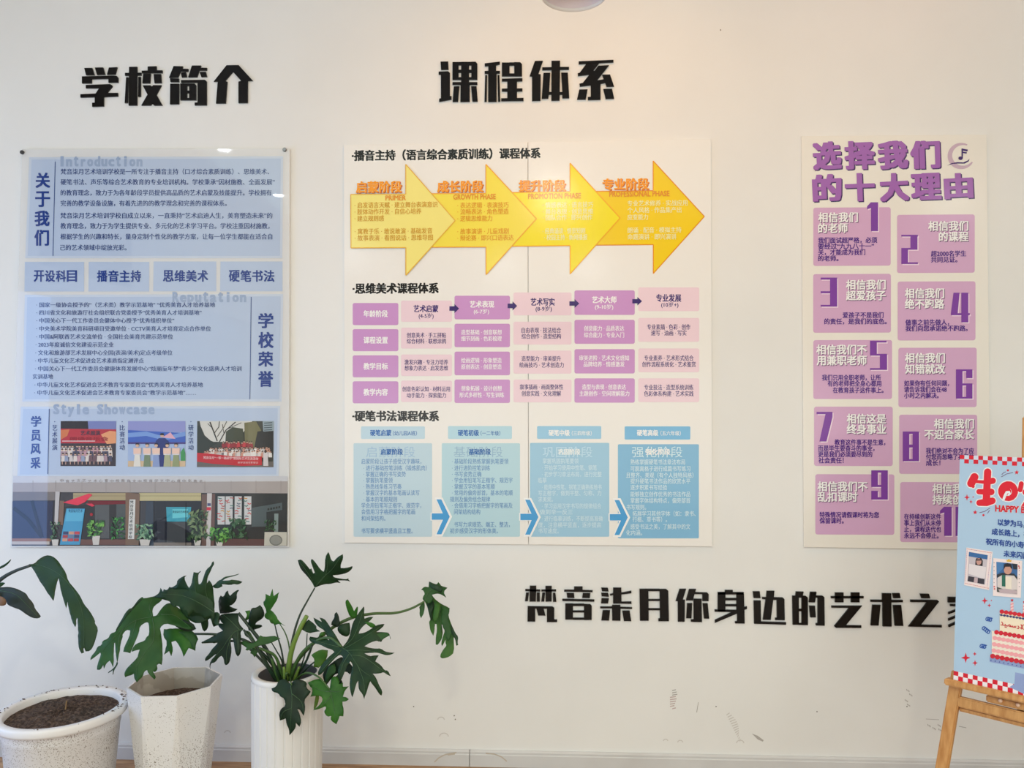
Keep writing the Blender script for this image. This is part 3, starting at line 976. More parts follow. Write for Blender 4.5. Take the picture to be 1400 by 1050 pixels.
a.disc(*T8([(1240, 690)])[0], 9, (126, 126, 120), 8, ry=7.5)
a.disc(*T8([(1240, 690)])[0], 7.4, (150, 150, 142), 9, ry=6)


def bush(T, x, y, w, h, cols, n, pot=None):
    if pot:
        pg(T, [(x - pot[0] / 2, y), (x + pot[0] / 2, y), (x + pot[0] * 0.36, y + pot[1]), (x - pot[0] * 0.36, y + pot[1])], (214, 208, 200), 9)
    for i in range(n):
        X = x + rnd.uniform(-w / 2, w / 2)
        Y = y - rnd.uniform(0, h)
        g = rnd.uniform(0, 6.28)
        L = w * 0.16
        dx, dy = L * math.cos(g), L * math.sin(g)
        pg(T, [(X - dx, Y - dy), (X + dy * 0.4, Y - dx * 0.4), (X + dx, Y + dy), (X - dy * 0.4, Y + dx * 0.4)], rnd.choice(cols), 10 + (i % 3))


GR = [(64, 128, 56), (92, 160, 70), (36, 84, 44), (120, 180, 84)]
DG = [(28, 62, 38), (46, 86, 56), (70, 110, 78)]
bush(T7, 870, 665, 150, 150, GR, 60, (80, 88))
bush(T7, 1080, 690, 130, 200, [(30, 104, 52), (24, 70, 40), (70, 160, 74)], 50)
bush(T7, 470, 700, 90, 170, [(70, 112, 84), (44, 84, 60), (110, 140, 104)], 40, (70, 60))
bush(T7, 1350, 700, 160, 150, [(96, 140, 110), (58, 98, 74), (140, 176, 140)], 50, (110, 60))
bush(T8, 490, 690, 180, 290, [(46, 74, 44), (84, 112, 70), (120, 140, 96), (28, 44, 30)], 110, (70, 50))
bush(T8, 700, 700, 170, 120, GR, 60, (70, 45))
bush(T8, 880, 670, 170, 180, DG, 60)
bush(T8, 1185, 600, 110, 100, DG, 30)
a.build('shop_front_photo', intro)

# ================================================================ white course board in the middle
B_T = 0.008
KC = 4.3e-5
CP = wallplane(B_T)
M_PVC = principled('white_pvc_board', (243, 241, 237), 0.16, 1.0, spec=0.34, bump=(85, 0.045, 0.004))
M_PVCR = principled('ivory_pvc_board', (240, 236, 228), 0.16, 1.0, spec=0.34, bump=(85, 0.045, 0.004))
cb = thing('course_board', at(721, 745, 0.0), 'white glossy two-piece course chart with yellow arrows, centre of the wall', 'poster board')
slab('board_panel', wallplane(0), [(470, 198), (721.4, 194), (722.2, 744.5), (471, 742)], 0.0003, B_T, M_PVC, cb, 0.0006)
slab('board_panel', wallplane(0), [(722.2, 193.9), (972, 190), (974, 747.2), (723, 744.5)], 0.0003, B_T, M_PVC, cb, 0.0006)
INKB = (16, 14, 16)
for s, x0, y, x1 in (('·播音主持（语言综合素质训练）课程体系', 480.8, 212.9, 739), ('·思维美术课程体系', 481.9, 394.6, 599.8), ('·硬笔书法课程体系', 481.5, 568.8, 600.2)):
    a = Acc(CP, KC, 'board', 1)
    a.text(s, x0, y, 15.2, INKB, x1, 0.044)
    a.build('title_lettering', cb)


def arrow(name, pts, fill, edge, lay, w=1.3):
    a = Acc(CP, KC, 'board', lay)
    a.poly(pts, fill)
    a.line(pts + [pts[0]], w, edge, 1)
    return a.build(name, cb)


AR = [
    ([(479.5, 265.8), (554.7, 265.4), (554.7, 224.6), (622.3, 301.6), (554.8, 376.5), (554.8, 338.5), (479.8, 339)], (246, 226, 128), (226, 176, 62), 10, '启蒙阶段', (486.3, 247.6, 549, 263.8), 'PRIMER', (526.9, 270.3, 555, 8),
     [('· 启发语言天赋 · 建立舞台表演意识', 484.7, 280.6, 598.3), ('· 肢体动作开发 · 自信心培养', 484.7, 289.6, 576), ('· 建立规则感', 484.7, 298.8, 525), ('· 寓教于乐 · 敢说敢演 · 基础发音', 484.9, 316.5, 591), ('· 故事表演 · 看图说话 · 思维导图', 484.9, 325.4, 591.8)], (206, 152, 40)),
    ([(560, 265), (664.3, 264.3), (664.3, 224.6), (733.5, 299), (664.5, 375.5), (664.5, 337.6), (560, 338)], (255, 220, 74), (236, 168, 40), 7, '成长阶段', (597.4, 247, 660.6, 263), 'GROWTH PHASE', (619.7, 269, 677.8, 8.4),
     [('· 表达逻辑 · 表演技巧', 625.3, 280.8, 695.5), ('· 流畅表达 · 角色塑造', 625.3, 289.6, 695.5), ('· 逻辑思维能力', 625.3, 298.8, 673), ('· 故事演讲 · 儿童戏剧', 625.3, 316.5, 695.5), ('· 辩论赛 · 即兴口语表达', 625.3, 325.4, 702.3)], (222, 152, 30)),
    ([(672, 263.5), (779.4, 262), (779.4, 223), (847.8, 298), (779.5, 374.5), (779.5, 335.8), (672, 337)], (255, 222, 20), (240, 168, 20), 4, '提升阶段', (708.8, 246, 773.3, 261.8), 'PROMOTION PHASE', (721.9, 268, 794.3, 8.6),
     [('· 情感表达 · 语言技巧', 742, 280.3, 811), ('· 舞台表现 · 创意思维', 742, 289.4, 811), ('· 团队合作 · 即兴创作', 742, 297.6, 810), ('· 经典诵读 · 情景短剧', 742, 316, 800), ('· 校园主持 · 新闻播报', 744, 324.6, 803)], (255, 246, 196)),
    ([(786, 262), (893, 260.6), (893, 220), (963, 296), (893.2, 374), (893.2, 334.4), (786, 335.5)], (255, 204, 14), (226, 140, 14), 1, '专业阶段', (823.4, 243.7, 887, 260), 'PROFESSIONAL PHASE', (832.9, 265, 915.4, 8.6),
     [('专业艺术修养 · 实战应用', 857.8, 278.2, 940), ('个人风格 · 作品集产出', 857.8, 287.5, 931.7), ('应变能力', 857.8, 297, 886), ('朗诵 · 配音 · 模拟主持', 857.8, 314.8, 931.7), ('命题演讲 · 即兴演讲', 857.8, 324, 924.8)], (255, 238, 190)),
]
for pts, fill, edge, lay, zh, zb, en, eb, lines, tc in AR:
    p = arrow('printed_arrow', pts, fill, edge, lay)
    a = Acc(CP, KC, 'board', lay + 2)
    x0, y0, x1, y1 = zb
    k = a.slope(y0) * 0.9
    a.box_text(zh, x0 + 1.1, y0 + 1.0, x1 + 1.1, y1 + 1.0, (196, 84, 20), 0.05, 0, k=k)
    a.box_text(zh, x0, y0, x1, y1, (255, 236, 200), 0.05, 1, k=k)
    a.box_text(zh, x0 + 0.2, y0 + 0.2, x1 + 0.2, y1 + 0.2, (247, 150, 20), 0.034, 2, k=k)
    a.text(en, eb[0], eb[1], eb[3] * 1.22, (222, 140, 32), eb[2], 0.03, lay=1)
    for s, lx, ly, lx1 in lines:
        a.text(s, lx, ly, 8.6, tc, lx1, 0.014, lay=1)
    a.build('lettering', p)

LIL, PINK, NAV2, WHT = (199, 146, 202), (233, 207, 218), (60, 40, 112), (250, 240, 250)
COLS = [
    (482.2, 544.6, [(414.3, 444.5), (450, 480.1), (485.8, 515.8), (521.3, 551.4)], LIL, WHT,
     [[('年龄阶段', 496.9, 428.9, 530.3, 9)], [('课程设置', 496.9, 465.1, 530.3, 9)], [('教学目标', 496.9, 500.8, 530.3, 9)], [('教学内容', 496.9, 536.2, 530.3, 9)]]),
    (548.2, 618, [(411, 439.9), (448, 476.5), (484.7, 514), (520.3, 549.6)], PINK, NAV2,
     [[('艺术启蒙', 565.4, 422, 599.3, 9.5), ('(4-5岁)', 572.4, 431.7, 592.9, 7)], [('创意美术 · 手工拼贴', 556, 458.2, 609.9, 7), ('综合材料 · 联想涂鸦', 556, 466.4, 609.9, 7)],
      [('激发兴趣 · 专注力培养', 553, 495.1, 612.6, 7), ('想象力表达 · 启发思维', 553, 503.2, 612.6, 7)], [('创意色彩认知 · 材料运用', 549.9, 531.9, 615.3, 7), ('动手能力 · 探索能力', 556, 540.4, 609.9, 7)]]),
    (621.4, 697.2, [(404.3, 436.6), (442.6, 474.6), (480.7, 513), (518.9, 550.9)], LIL, WHT,
     [[('艺术表现', 642.2, 416, 675.7, 9), ('(6-7岁)', 647.7, 425.8, 668.7, 6.5)], [('造型基础 · 创意联想', 630.5, 454.2, 686, 7), ('细节刻画 · 色彩梳理', 630.5, 462.8, 686, 7)],
      [('绘画逻辑 · 形象塑造', 630.5, 492.6, 686, 7), ('原创表达 · 创意塑造', 630.5, 501.5, 686, 7)], [('想象拓展 · 设计创想', 630.5, 531, 686, 7), ('形式多样性 · 写生训练', 628, 540, 689.4, 7)]]),
    (702, 781.4, [(399.9, 431.1), (439.8, 471), (479.3, 510.8), (518.9, 550)], PINK, NAV2,
     [[('艺术写实', 725.5, 412.8, 758.4, 10), ('(8-9岁)', 732.2, 422, 754.6, 7)], [('自由表现 · 技法结合', 713, 451.4, 767, 7.2), ('综合创作 · 造型结构', 713, 459.7, 767, 7.2)],
      [('造型能力 · 审美提升', 713, 490.3, 767, 7.2), ('绘画技巧 · 艺术创造力', 710, 499, 770.8, 7.2)], [('叙事插画 · 画面整体性', 710.6, 529, 770, 7.2), ('创意实践 · 文化理解', 713, 538, 767, 7.2)]]),
    (785.4, 867.8, [(397, 430.5), (437.3, 470), (477.4, 510.6), (517.3, 550.5)], LIL, WHT,
     [[('艺术大师', 809.4, 409.9, 843, 9), ('(9-10岁)', 813.4, 419.5, 838.5, 6.8)], [('创意能力 · 品质表达', 798.4, 449, 853.3, 7.2), ('综合能力 · 专业入门', 798.4, 458, 853.3, 7.2)],
      [('审美进阶 · 艺术文化感知', 792, 489.4, 860, 7.2), ('品牌培养 · 情感激发', 798, 498, 854, 7.2)], [('造型与表现 · 创意表达', 795.9, 529, 855.8, 7.2), ('主题创作 · 空间理解能力', 792, 538, 860.5, 7.2)]]),
    (872.6, 956, [(393, 425.3), (434.6, 467.2), (476.4, 508.8), (517.3, 549.7)], PINK, NAV2,
     [[('专业发展', 897, 407.4, 931.4, 10), ('(10岁+)', 903.9, 416.6, 927.6, 7)], [('专业素描 · 色彩 · 创作', 884.6, 447, 944, 7.4), ('速写 · 油画 · 写实', 890, 455.2, 938.6, 7.4)],
      [('专业素养 · 艺术形式结合', 880.7, 489.5, 948.2, 7.4), ('创作流程系统化 · 艺术鉴赏', 877.8, 498.2, 951.3, 7.4)], [('专业技法 · 造型系统训练', 880.7, 529.5, 948, 7.4), ('色彩体系构建 · 艺术实践', 880.5, 538.2, 948.3, 7.4)]]),
]
for x0, x1, rows, fc, tcol, cells in COLS:
    for (y0, y1), lines in zip(rows, cells):
        a = Acc(CP, KC, 'board', 1)
        a.rr(x0, y0, x1, y1, fc, 2.4, sl=False)
        p = a.build('table_cell', cb)
        a = Acc(CP, KC, 'board', 2)
        for s, lx, ly, lx1, sz in lines:
            a.text(s, lx, ly, sz * 1.1, tcol, lx1, 0.03 if sz > 8 else 0.018, k=0)
        a.build('lettering', p)
for x0, y0, x1, y1 in ((614.4, 415.6, 627.6, 428), (694, 412, 707, 424.4), (778.5, 409, 792, 420.9), (864.5, 406, 877.8, 417.6)):
    a = Acc(CP, KC, 'board', 4)
    ym, xm, h = (y0 + y1) / 2, x0 + (x1 - x0) * 0.52, (y1 - y0)
    a.poly([(x0, ym - h * 0.25), (xm, ym - h * 0.25), (xm, y0), (x1, ym), (xm, y1), (xm, ym + h * 0.25), (x0, ym + h * 0.25)], (56, 36, 108))
    a.build('step_arrow', cb)

TAGS = [((493.6, 582.9, 580.9, 600), (186, 212, 226), (30, 98, 176), ('硬笔启蒙', 506, 535), ('（幼儿园A班）', 537, 570)),
        ((612.6, 582.5, 699.9, 600), (178, 213, 226), (30, 98, 176), ('硬笔初级', 626, 654.8), ('（一二年级）', 657, 684)),
        ((734.3, 582.5, 822, 600), (150, 198, 226), (240, 248, 252), ('硬笔中级', 750, 779), ('（三四年级）', 781.7, 809)),
        ((854, 582.9, 943.8, 601), (118, 182, 222), (244, 250, 254), ('硬笔高级', 870.8, 900), ('（五六年级）', 903, 930.8))]
for q, fc, tc, (s1, xa, xb), (s2, xc, xd) in TAGS:
    a = Acc(CP, 0, 'board', 1)
    a.rr(*q, fc, 1.6, sl=False)
    p = a.build('level_tag', cb)
    a = Acc(CP, 0, 'board', 2)
    a.text(s1, xa, 591.8, 8.8, tc, xb, 0.03)
    a.text(s2, xc, 592.3, 7, tc, xd, 0.01)
    a.build('lettering', p)
CARDS = [
    ((483.4, 606, 590.7, 733.8), (186, 210, 222), (92, 138, 190), (158, 190, 216), (30, 98, 172), '启蒙阶段', (500.6, 567.5), (520.5, 550.8),
     [('启蒙阶段让孩子感受汉字趣味，', 494, 630.8, 576), ('· 进行基础控笔训练（锻炼肌肉）', 497, 639.9, 583.6), ('· 掌握正确的书写姿势', 497, 648.2, 554.9), ('· 掌握执笔要领', 497, 656.6, 536.9), ('· 熟悉线条练习节奏', 497, 665.3, 549),
      ('· 掌握汉字的基本笔画认读写', 497, 673.8, 573.4), ('· 基本的笔顺规则', 497, 682.6, 542.8), ('学会用铅笔写正楷字、规范字，', 494, 691.1, 575.8), ('会借用习字格把握字的笔画', 494, 699.8, 567.5), ('和间架结构。', 494, 708.6, 527), ('书写要求横平竖直且工整。', 494, 725.8, 564.3)]),
    ((604, 606, 710.9, 733.8), (178, 211, 222), (92, 138, 190), (150, 184, 208), (30, 98, 172), '基础阶段', (620.4, 687.3), (640.8, 671),
     [('· 基础阶段熟练掌握执笔要领', 618, 630.8, 695), ('· 进行进阶控笔训练', 618, 639.9, 670), ('· 书写姿势正确', 618, 648.2, 658), ('· 学会用铅笔写正楷字、规范字', 618, 656.6, 700.8), ('· 掌握汉字的基本笔顺', 618, 665.3, 676.5),
      ('· 常用的偏旁部首，基本的笔顺', 618, 673.8, 701), ('规则及偏旁组合规律', 615.4, 682.6, 670), ('· 会借用习字格把握字的笔画及', 618, 691.1, 700.8), ('间架结构结构', 620.8, 699.8, 656.6), ('书写力求规范、端正、整洁，', 620.8, 717.1, 697), ('初步感受汉字的形体美。', 615.4, 725.8, 680.8)]),
    ((724.6, 605.5, 833, 733.8), (154, 197, 222), (206, 228, 240), (190, 220, 238), (234, 244, 250), '巩固阶段', (742, 810), (762.7, 793.4),
     [('掌握巩固执笔要领', 742, 630.2, 791), ('· 开始学习使用中性笔、钢笔', 741, 639.5, 816), ('· 初步学习章法布局，进行完整', 741, 648.4, 822.5), ('临摹', 735.8, 656.6, 747.5), ('· 能用中性笔、钢笔正确熟练地书', 741, 666, 822.5), ('写正楷字，做到平整、匀称、力', 735.8, 674.2, 822), ('求美观。', 735.8, 682.6, 756),
      ('· 学习运用汉字书写的规律组合', 741, 691.9, 822), ('做到举一反三', 738, 700, 783), ('· 进行临摹训练，不断提高准确', 741, 709, 824), ('度，注意横平竖直，逐步提高', 736, 717.8, 822), ('书写速度。', 736, 725.8, 764)]),
    ((844.8, 607.4, 955.5, 736), (126, 181, 216), (212, 232, 244), (206, 230, 244), (244, 250, 254), '强化阶段', (864, 933), (882.5, 916.5),
     [('熟练掌握硬笔书法章法布局', 862, 631.7, 936.7), ('可脱离格子进行成篇书写练习', 862, 640.8, 943.8), ('且整齐、美观（有个人独特风格）', 856, 649.7, 948), ('提升硬笔书法作品的欣赏水平', 862, 657.9, 943.8), ('逐步积累书写经验', 862, 666.4, 912), ('能够独立创作优秀的书法作品', 862, 675.7, 943.8),
      ('掌握字体结构特点，偏旁部首', 862, 684.4, 943.8), ('书写规则。', 856.5, 693.4, 883.4), ('拓展学习其他字体（如：隶书、', 864.8, 702.2, 951), ('行楷、草书等）。', 864.8, 710.2, 912), ('感受书法之美，了解其中的文', 862, 720, 943.8), ('化内涵。', 856, 728.4, 878)]),
]
for q, fc, tc, gc, hc, ttl, (ga, gb), (ha, hb), lines in CARDS:
    a = Acc(CP, 0, 'board', 1)
    a.rr(*q, fc, 1.6, sl=False)
    p = a.build('level_card', cb)
    a = Acc(CP, 0, 'board', 2)
    a.text(ttl, ga, 618, 16, gc, gb, -0.004)
    a.text(ttl, ha, 617.8, 8.6, hc, hb, 0.03, lay=1)
    for s, lx, ly, lx1 in lines:
        a.text(s, lx, ly, 8.0, tc, lx1, 0.006, k=0)
    a.build('lettering', p)
for dx in (0, 121.2, 243.4):
    dy = dx * 0.004
    CH = [(596.8, 682.8), (603.4, 682.8), (614.9, 706.4), (603.4, 730.5), (596.8, 730.5), (607.5, 706.4)]
    a = Acc(CP, 0, 'board', 4)
    a.poly([(x + dx, y + dy) for x, y in [(594.5, 680.2), (605, 680.2), (618.2, 706.4), (605, 733.2), (594.5, 733.2), (603, 711.6), (588.6, 711.6), (588.6, 700.8), (603, 700.8)]], (238, 240, 240))
    a.poly([(x + dx, y + dy) for x, y in CH], (70, 156, 214), 1)
    a.poly([(590.2 + dx, 701.9 + dy), (609 + dx, 701.9 + dy), (609 + dx, 710.6 + dy), (590.2 + dx, 710.6 + dy)], (70, 156, 214), 1)
    a.build('level_arrow', cb)

# ================================================================ lilac board of ten reasons
RP = wallplane(0.008)
KR = 2.6e-5
rb = thing('reasons_board', at(1226, 750, 0.0), 'white board of ten numbered lilac cards on the wall behind the easel', 'poster board')
slab('board_panel', wallplane(0), [(1096, 186), (1349, 184), (1355, 752), (1099, 748)], 0.0003, 0.008, M_PVCR, rb, 0.0006)
a = Acc(RP, 0, 'board', 1)
TITLE = [('选', 1111, 193.5, 1152, 233.5), ('择', 1154.5, 192.5, 1198, 233), ('我', 1200, 192.5, 1243, 232.5), ('们', 1244.5, 192, 1287, 232),
         ('的', 1110.5, 238, 1152.5, 276.5), ('十', 1155, 236.5, 1197.5, 276.5), ('大', 1202.5, 236.5, 1244, 276.5), ('理', 1245.5, 236.5, 1288.5, 274.5), ('由', 1290.5, 236.5, 1332, 273)]
for lay, dx, dy, cc, bo in ((0, 1.8, 1.6, (56, 34, 92), 0.052), (1, 0.6, 0.5, (120, 72, 136), 0.052), (2, 0, 0, (158, 98, 176), 0.046)):
    for i, (ch, x0, y0, x1, y1) in enumerate(TITLE):
        a.box_text(ch, x0, y0, x1 - 1.8, y1 - 1.6, cc, bo, lay, dx, dy, rot=(-0.035 if i % 2 else -0.05))
a.build('title_lettering', rb)
a = Acc(RP, 0, 'board', 1)                       # emblem: a broken ring, a quaver and a wave
cx, cy = 1314, 213.3
pts_o, pts_i = [], []
for i in range(25):
    g = math.radians(-62 - i * 11.2)
    w = 3.6 * math.sin(math.pi * (i + 0.6) / 25.6) + 1.0
    pts_o.append((cx + 18.5 * math.cos(g), cy + 18.0 * math.sin(g)))
    pts_i.append((cx + (18.5 - w * 1.4) * math.cos(g), cy + (18.0 - w * 1.4) * math.sin(g)))
for i in range(24):
    a.poly([pts_o[i], pts_o[i + 1], pts_i[i + 1], pts_i[i]], (196, 172, 190))
a.poly([(1295, 226.5), (1301, 223), (1309, 221.6), (1317, 222), (1323, 219.5), (1325.5, 217.3), (1324.5, 220.5), (1319, 223.6), (1310, 223.6), (1303, 224)], (66, 42, 108), 1)
a.disc(1313.3, 216.3, 3.0, (66, 42, 108), 2, ry=2.5)
a.poly([(1314.6, 203), (1316.5, 203), (1316.5, 216.5), (1314.6, 216.5)], (66, 42, 108), 2)
a.poly([(1315, 203), (1323.3, 204.5), (1322.6, 207), (1315, 205.6)], (66, 42, 108), 2)
a.poly([(1316, 207.2), (1322, 208.2), (1321.4, 210), (1316, 209)], (66, 42, 108), 2)
a.build('emblem', rb)

DIG = {
    '1': [[(0, .14), (.34, 0), (1, 0), (1, 1), (.36, 1), (.36, .2), (0, .24)]],
    '2': [R(0, 0, 1, .06), R(.55, 0, .97, .51), R(0, .45, .97, .51), R(0, .45, .4, 1), R(0, .94, 1, 1)],
    '3': [R(0, 0, .95, .07), R(.57, 0, 1, 1), R(0, .47, .6, .54), R(0, .94, .95, 1)],
    '4': [[(.14, 0), (.46, 0), (.36, .7), (0, .7)], R(0, .69, 1, .76), R(.55, 0, .92, 1)],
    '5': [R(0, 0, .97, .06), R(0, 0, .4, .5), R(0, .45, 1, .51), R(.58, .45, 1, 1), R(0, .94, 1, 1)],
    '6': [R(0, 0, .4, 1), R(0, 0, 1, .06), R(.62, 0, 1, .3), R(.3, .48, 1, .55), R(.62, .48, 1, 1), R(0, .94, 1, 1)],
    '7': [[(0, 0), (1, 0), (1, .18), (.62, 1), (.18, 1), (.56, .08), (0, .08)]],
    '8': [R(0, 0, .4, 1), R(.6, 0, 1, 1), R(.3, 0, .7, .08), R(.3, .44, .7, .54), R(.3, .93, .7, 1)],
    '9': [R(0, 0, .4, .56), R(.6, 0, 1, 1), R(.3, 0, .7, .08), R(0, .5, .7, .57), R(0, .92, .7, 1), R(0, .7, .4, 1)],
    '0': [R(0, 0, .4, 1), R(.6, 0, 1, 1), R(.3, 0, .7, .08), R(.3, .92, .7, 1)],
}
CARDC, DPUR, NPUR, SHAD = (207, 166, 201), (78, 40, 132), (124, 62, 160), (236, 214, 230)
RC = [
    ('1', (1112, 284, 1217.7, 363.6), [('1', 1185.5, 276.5, 1200.5, 316)], [('相信我们', 1118.5, 297.3, 1173), ('的老师', 1118.5, 312, 1159)],
     [('我们面试超严格，必须', 1118.5, 328.6, 1199.4), ('要经过“九九八十一”', 1118.5, 336.8, 1195), ('关，才能成为我们', 1118.5, 345, 1183), ('的老师。', 1118.5, 353.3, 1146.5)]),
    ('2', (1226.5, 293.8, 1332.6, 373.3), [('2', 1232.3, 321, 1255, 361)], [('相信我们', 1269, 309, 1324), ('的课程', 1283.4, 323.5, 1324)], [('超2000名学生', 1272.8, 346.8, 1321), ('共同见证。', 1272.8, 355, 1309)]),
    ('3', (1111.8, 374.8, 1218, 454.9), [('3', 1122, 379.5, 1144.6, 419.2)], [('相信我们', 1156.5, 389.3, 1211), ('超爱孩子', 1156.5, 404, 1211)], [('爱孩子不是我们', 1152, 430.9, 1208), ('的责任，是我们的底色。', 1127, 439.5, 1212.5)]),
    ('4', (1227.3, 385, 1333.6, 465.5), [('4', 1300, 400.2, 1326, 440.7)], [('相信我们', 1237, 401, 1291), ('绝不跑路', 1237, 415.6, 1291)], [('做事之前先做人，', 1237.8, 440.8, 1297.7), ('我们向您承诺绝不跑路。', 1238, 449, 1323)]),
    ('5', (1112, 465, 1219.6, 545.5), [('5', 1189.5, 465.8, 1212.8, 505.7)], [('相信我们不', 1116, 478, 1185), ('用兼职老师', 1116.5, 492.7, 1185)], [('我们只用全职老师，让所', 1123.8, 516.3, 1204.4), ('有的老师把全身心都用', 1131.5, 524.5, 1205), ('在教育孩子这件事上。', 1138.6, 533.4, 1208)]),
    ('6', (1228.3, 475.5, 1335.3, 556.5), [('6', 1307, 505, 1329.5, 545)], [('相信我们', 1237, 489.4, 1292), ('知错就改', 1237.3, 504.4, 1292)], [('如果你有任何问题，', 1236, 524, 1297.7), ('请告诉我们会在48', 1236, 532.4, 1294.4), ('小时之内解决。', 1236, 540.7, 1283.4)]),
    ('7', (1113, 556, 1220.5, 637), [('7', 1116.4, 563, 1138.2, 603.6)], [('相信这是', 1157.5, 572.5, 1211.5), ('终身事业', 1157.5, 586.7, 1211.5)], [('教育这件事不是生意，', 1141, 604.7, 1210.5), ('而是毕生要奋斗的事业，', 1118.5, 612.7, 1195.7), ('更是我们必须要尽到的', 1118.5, 621, 1192.6), ('社会责任！', 1119, 629.4, 1153.6)]),
    ('8', (1229.4, 567, 1336, 647.8), [('8', 1234.3, 590, 1256.6, 630.5)], [('相信我们', 1276.7, 579.3, 1331.7), ('不迎合家长', 1263.6, 593.8, 1331.7)], [('我们绝对不会为了应', 1265.9, 616.3, 1331.7), ('付您而忽略了孩子的', 1265.9, 624.6, 1331.7), ('成长！', 1265.9, 632.8, 1285.8)]),
    ('9', (1114.7, 648.3, 1222.7, 730.7), [('9', 1191.2, 643, 1213.8, 683)], [('相信我们不', 1117.6, 665, 1186), ('乱扣课时', 1117.6, 679.3, 1172.4)], [('特殊情况请假课时将为您', 1120.5, 703.7, 1201.9), ('保留课时。', 1120.5, 711.8, 1153.6)]),
    ('10', (1230.8, 659, 1339, 741), [('1', 1285.2, 692.8, 1301.2, 732.6), ('0', 1306.5, 692.8, 1329, 732.8)], [('相信我们', 1274.6, 668, 1329), ('持续创新', 1274.6, 683, 1329)], [('在持续创新这件', 1236, 706.3, 1286.7), ('事上我们从未停', 1236, 714.9, 1286.7), ('止，课程迭代也', 1236, 723.5, 1286.7), ('永远不会停止。', 1236, 732.2, 1283.4)]),
]
for nm, q, digs, heads, lines in RC:
    a = Acc(RP, KR, 'board', 1)
    a.rr(*q, CARDC, 3.0)
    p = a.build('reason_card', rb)
    a = Acc(RP, KR, 'board', 2)
    for d, x0, y0, x1, y1 in digs:
        for lay, o, cc in ((0, 1.4, SHAD), (1, 0, NPUR)):
            for P in DIG[d]:
                a.poly([(x0 + x * (x1 - x0) + o, y0 + y * (y1 - y0) + o) for x, y in P], cc, lay)
    a.build('numeral', p)
    a = Acc(RP, KR, 'board', 3)
    for s, x0, yc, x1 in heads:
        a.text(s, x0 + 0.9, yc + 0.9, 14.4, (112, 82, 120), x1 + 0.9, 0.034)
        a.text(s, x0, yc, 14.4, (246, 238, 244), x1, 0.03, lay=1)
    for s, x0, yc, x1 in lines:
        a.text(s, x0, yc, 8.6, DPUR, x1, 0.026)
    a.build('lettering', p)

# ================================================================ birthday poster on a wooden easel
PYAW, PLEAN = math.radians(42), math.radians(9)
PU = Vector((math.cos(PYAW), -math.sin(PYAW), 0))
PN0 = Vector((-math.sin(PYAW), -math.cos(PYAW), 0))
PV = Vector((0, 0, 1)) * math.cos(PLEAN) - PN0 * math.sin(PLEAN)
PN = PU.cross(PV)
PBL = at(1303.5, 929, 0.6)
PP = Plane(PBL, PN)
PWD, PHT = 0.45, 0.601


def pl(u, v, n=0.0):
    return PBL + PU * u + PV * v + PN * n


KP = 5.6e-4
po = thing('birthday_poster', pl(PWD / 2, 0, 0), 'pale blue birthday poster with red checked edges standing on the easel', 'poster')
SKY, RED, PWHT, BLUE = (170, 200, 226), (208, 26, 48), (234, 232, 238), (40, 72, 150)


class LAcc(Acc):
    pass


# board: local slab
bm = bmesh.new()
vv = [bm.verts.new(pl(u, v, n)) for n in (-0.006, 0.0) for u, v in ((0, 0), (PWD, 0), (PWD, PHT), (0, PHT))]
for f in ([3, 2, 1, 0], [4, 5, 6, 7], [0, 1, 5, 4], [1, 2, 6, 5], [2, 3, 7, 6], [3, 0, 4, 7]):
    bm.faces.new([vv[i] for i in f])
from_bm('poster_panel', bm, ink(SKY, 'vinyl'), po)


def local_faces(name, quads, parent, lay):
    V, Fc, mi, ms = [], [], [], []
    for P, c in quads:
        m = ink(c, 'vinyl')
        if m not in ms:
            ms.append(m)
        b = len(V)
        V += [pl(u, v, lay * 0.00035) for u, v in P]
        Fc.append([b + i for i in range(len(P))])
        mi.append(ms.index(m))
    return obj(name, V, Fc, ms, parent, mi)


cw = 0.01125
q = []
nc = int(round(PWD / cw))
for row, (v0, par) in enumerate(((PHT - cw, 0), (PHT - 2 * cw, 1), (cw, 0), (0, 1))):
    for i in range(nc):
        if v0 < 0.1 or i % 2 == par:
            q.append(([(i * cw, v0), ((i + 1) * cw, v0), ((i + 1) * cw, v0 + cw), (i * cw, v0 + cw)], RED if i % 2 == par else PWHT))
        elif row == 0:
            q.append(([(i * cw, v0), ((i + 1) * cw, v0), ((i + 1) * cw, v0 + cw), (i * cw, v0 + cw)], (206, 216, 232)))
local_faces('checked_edge', q, po, 1)

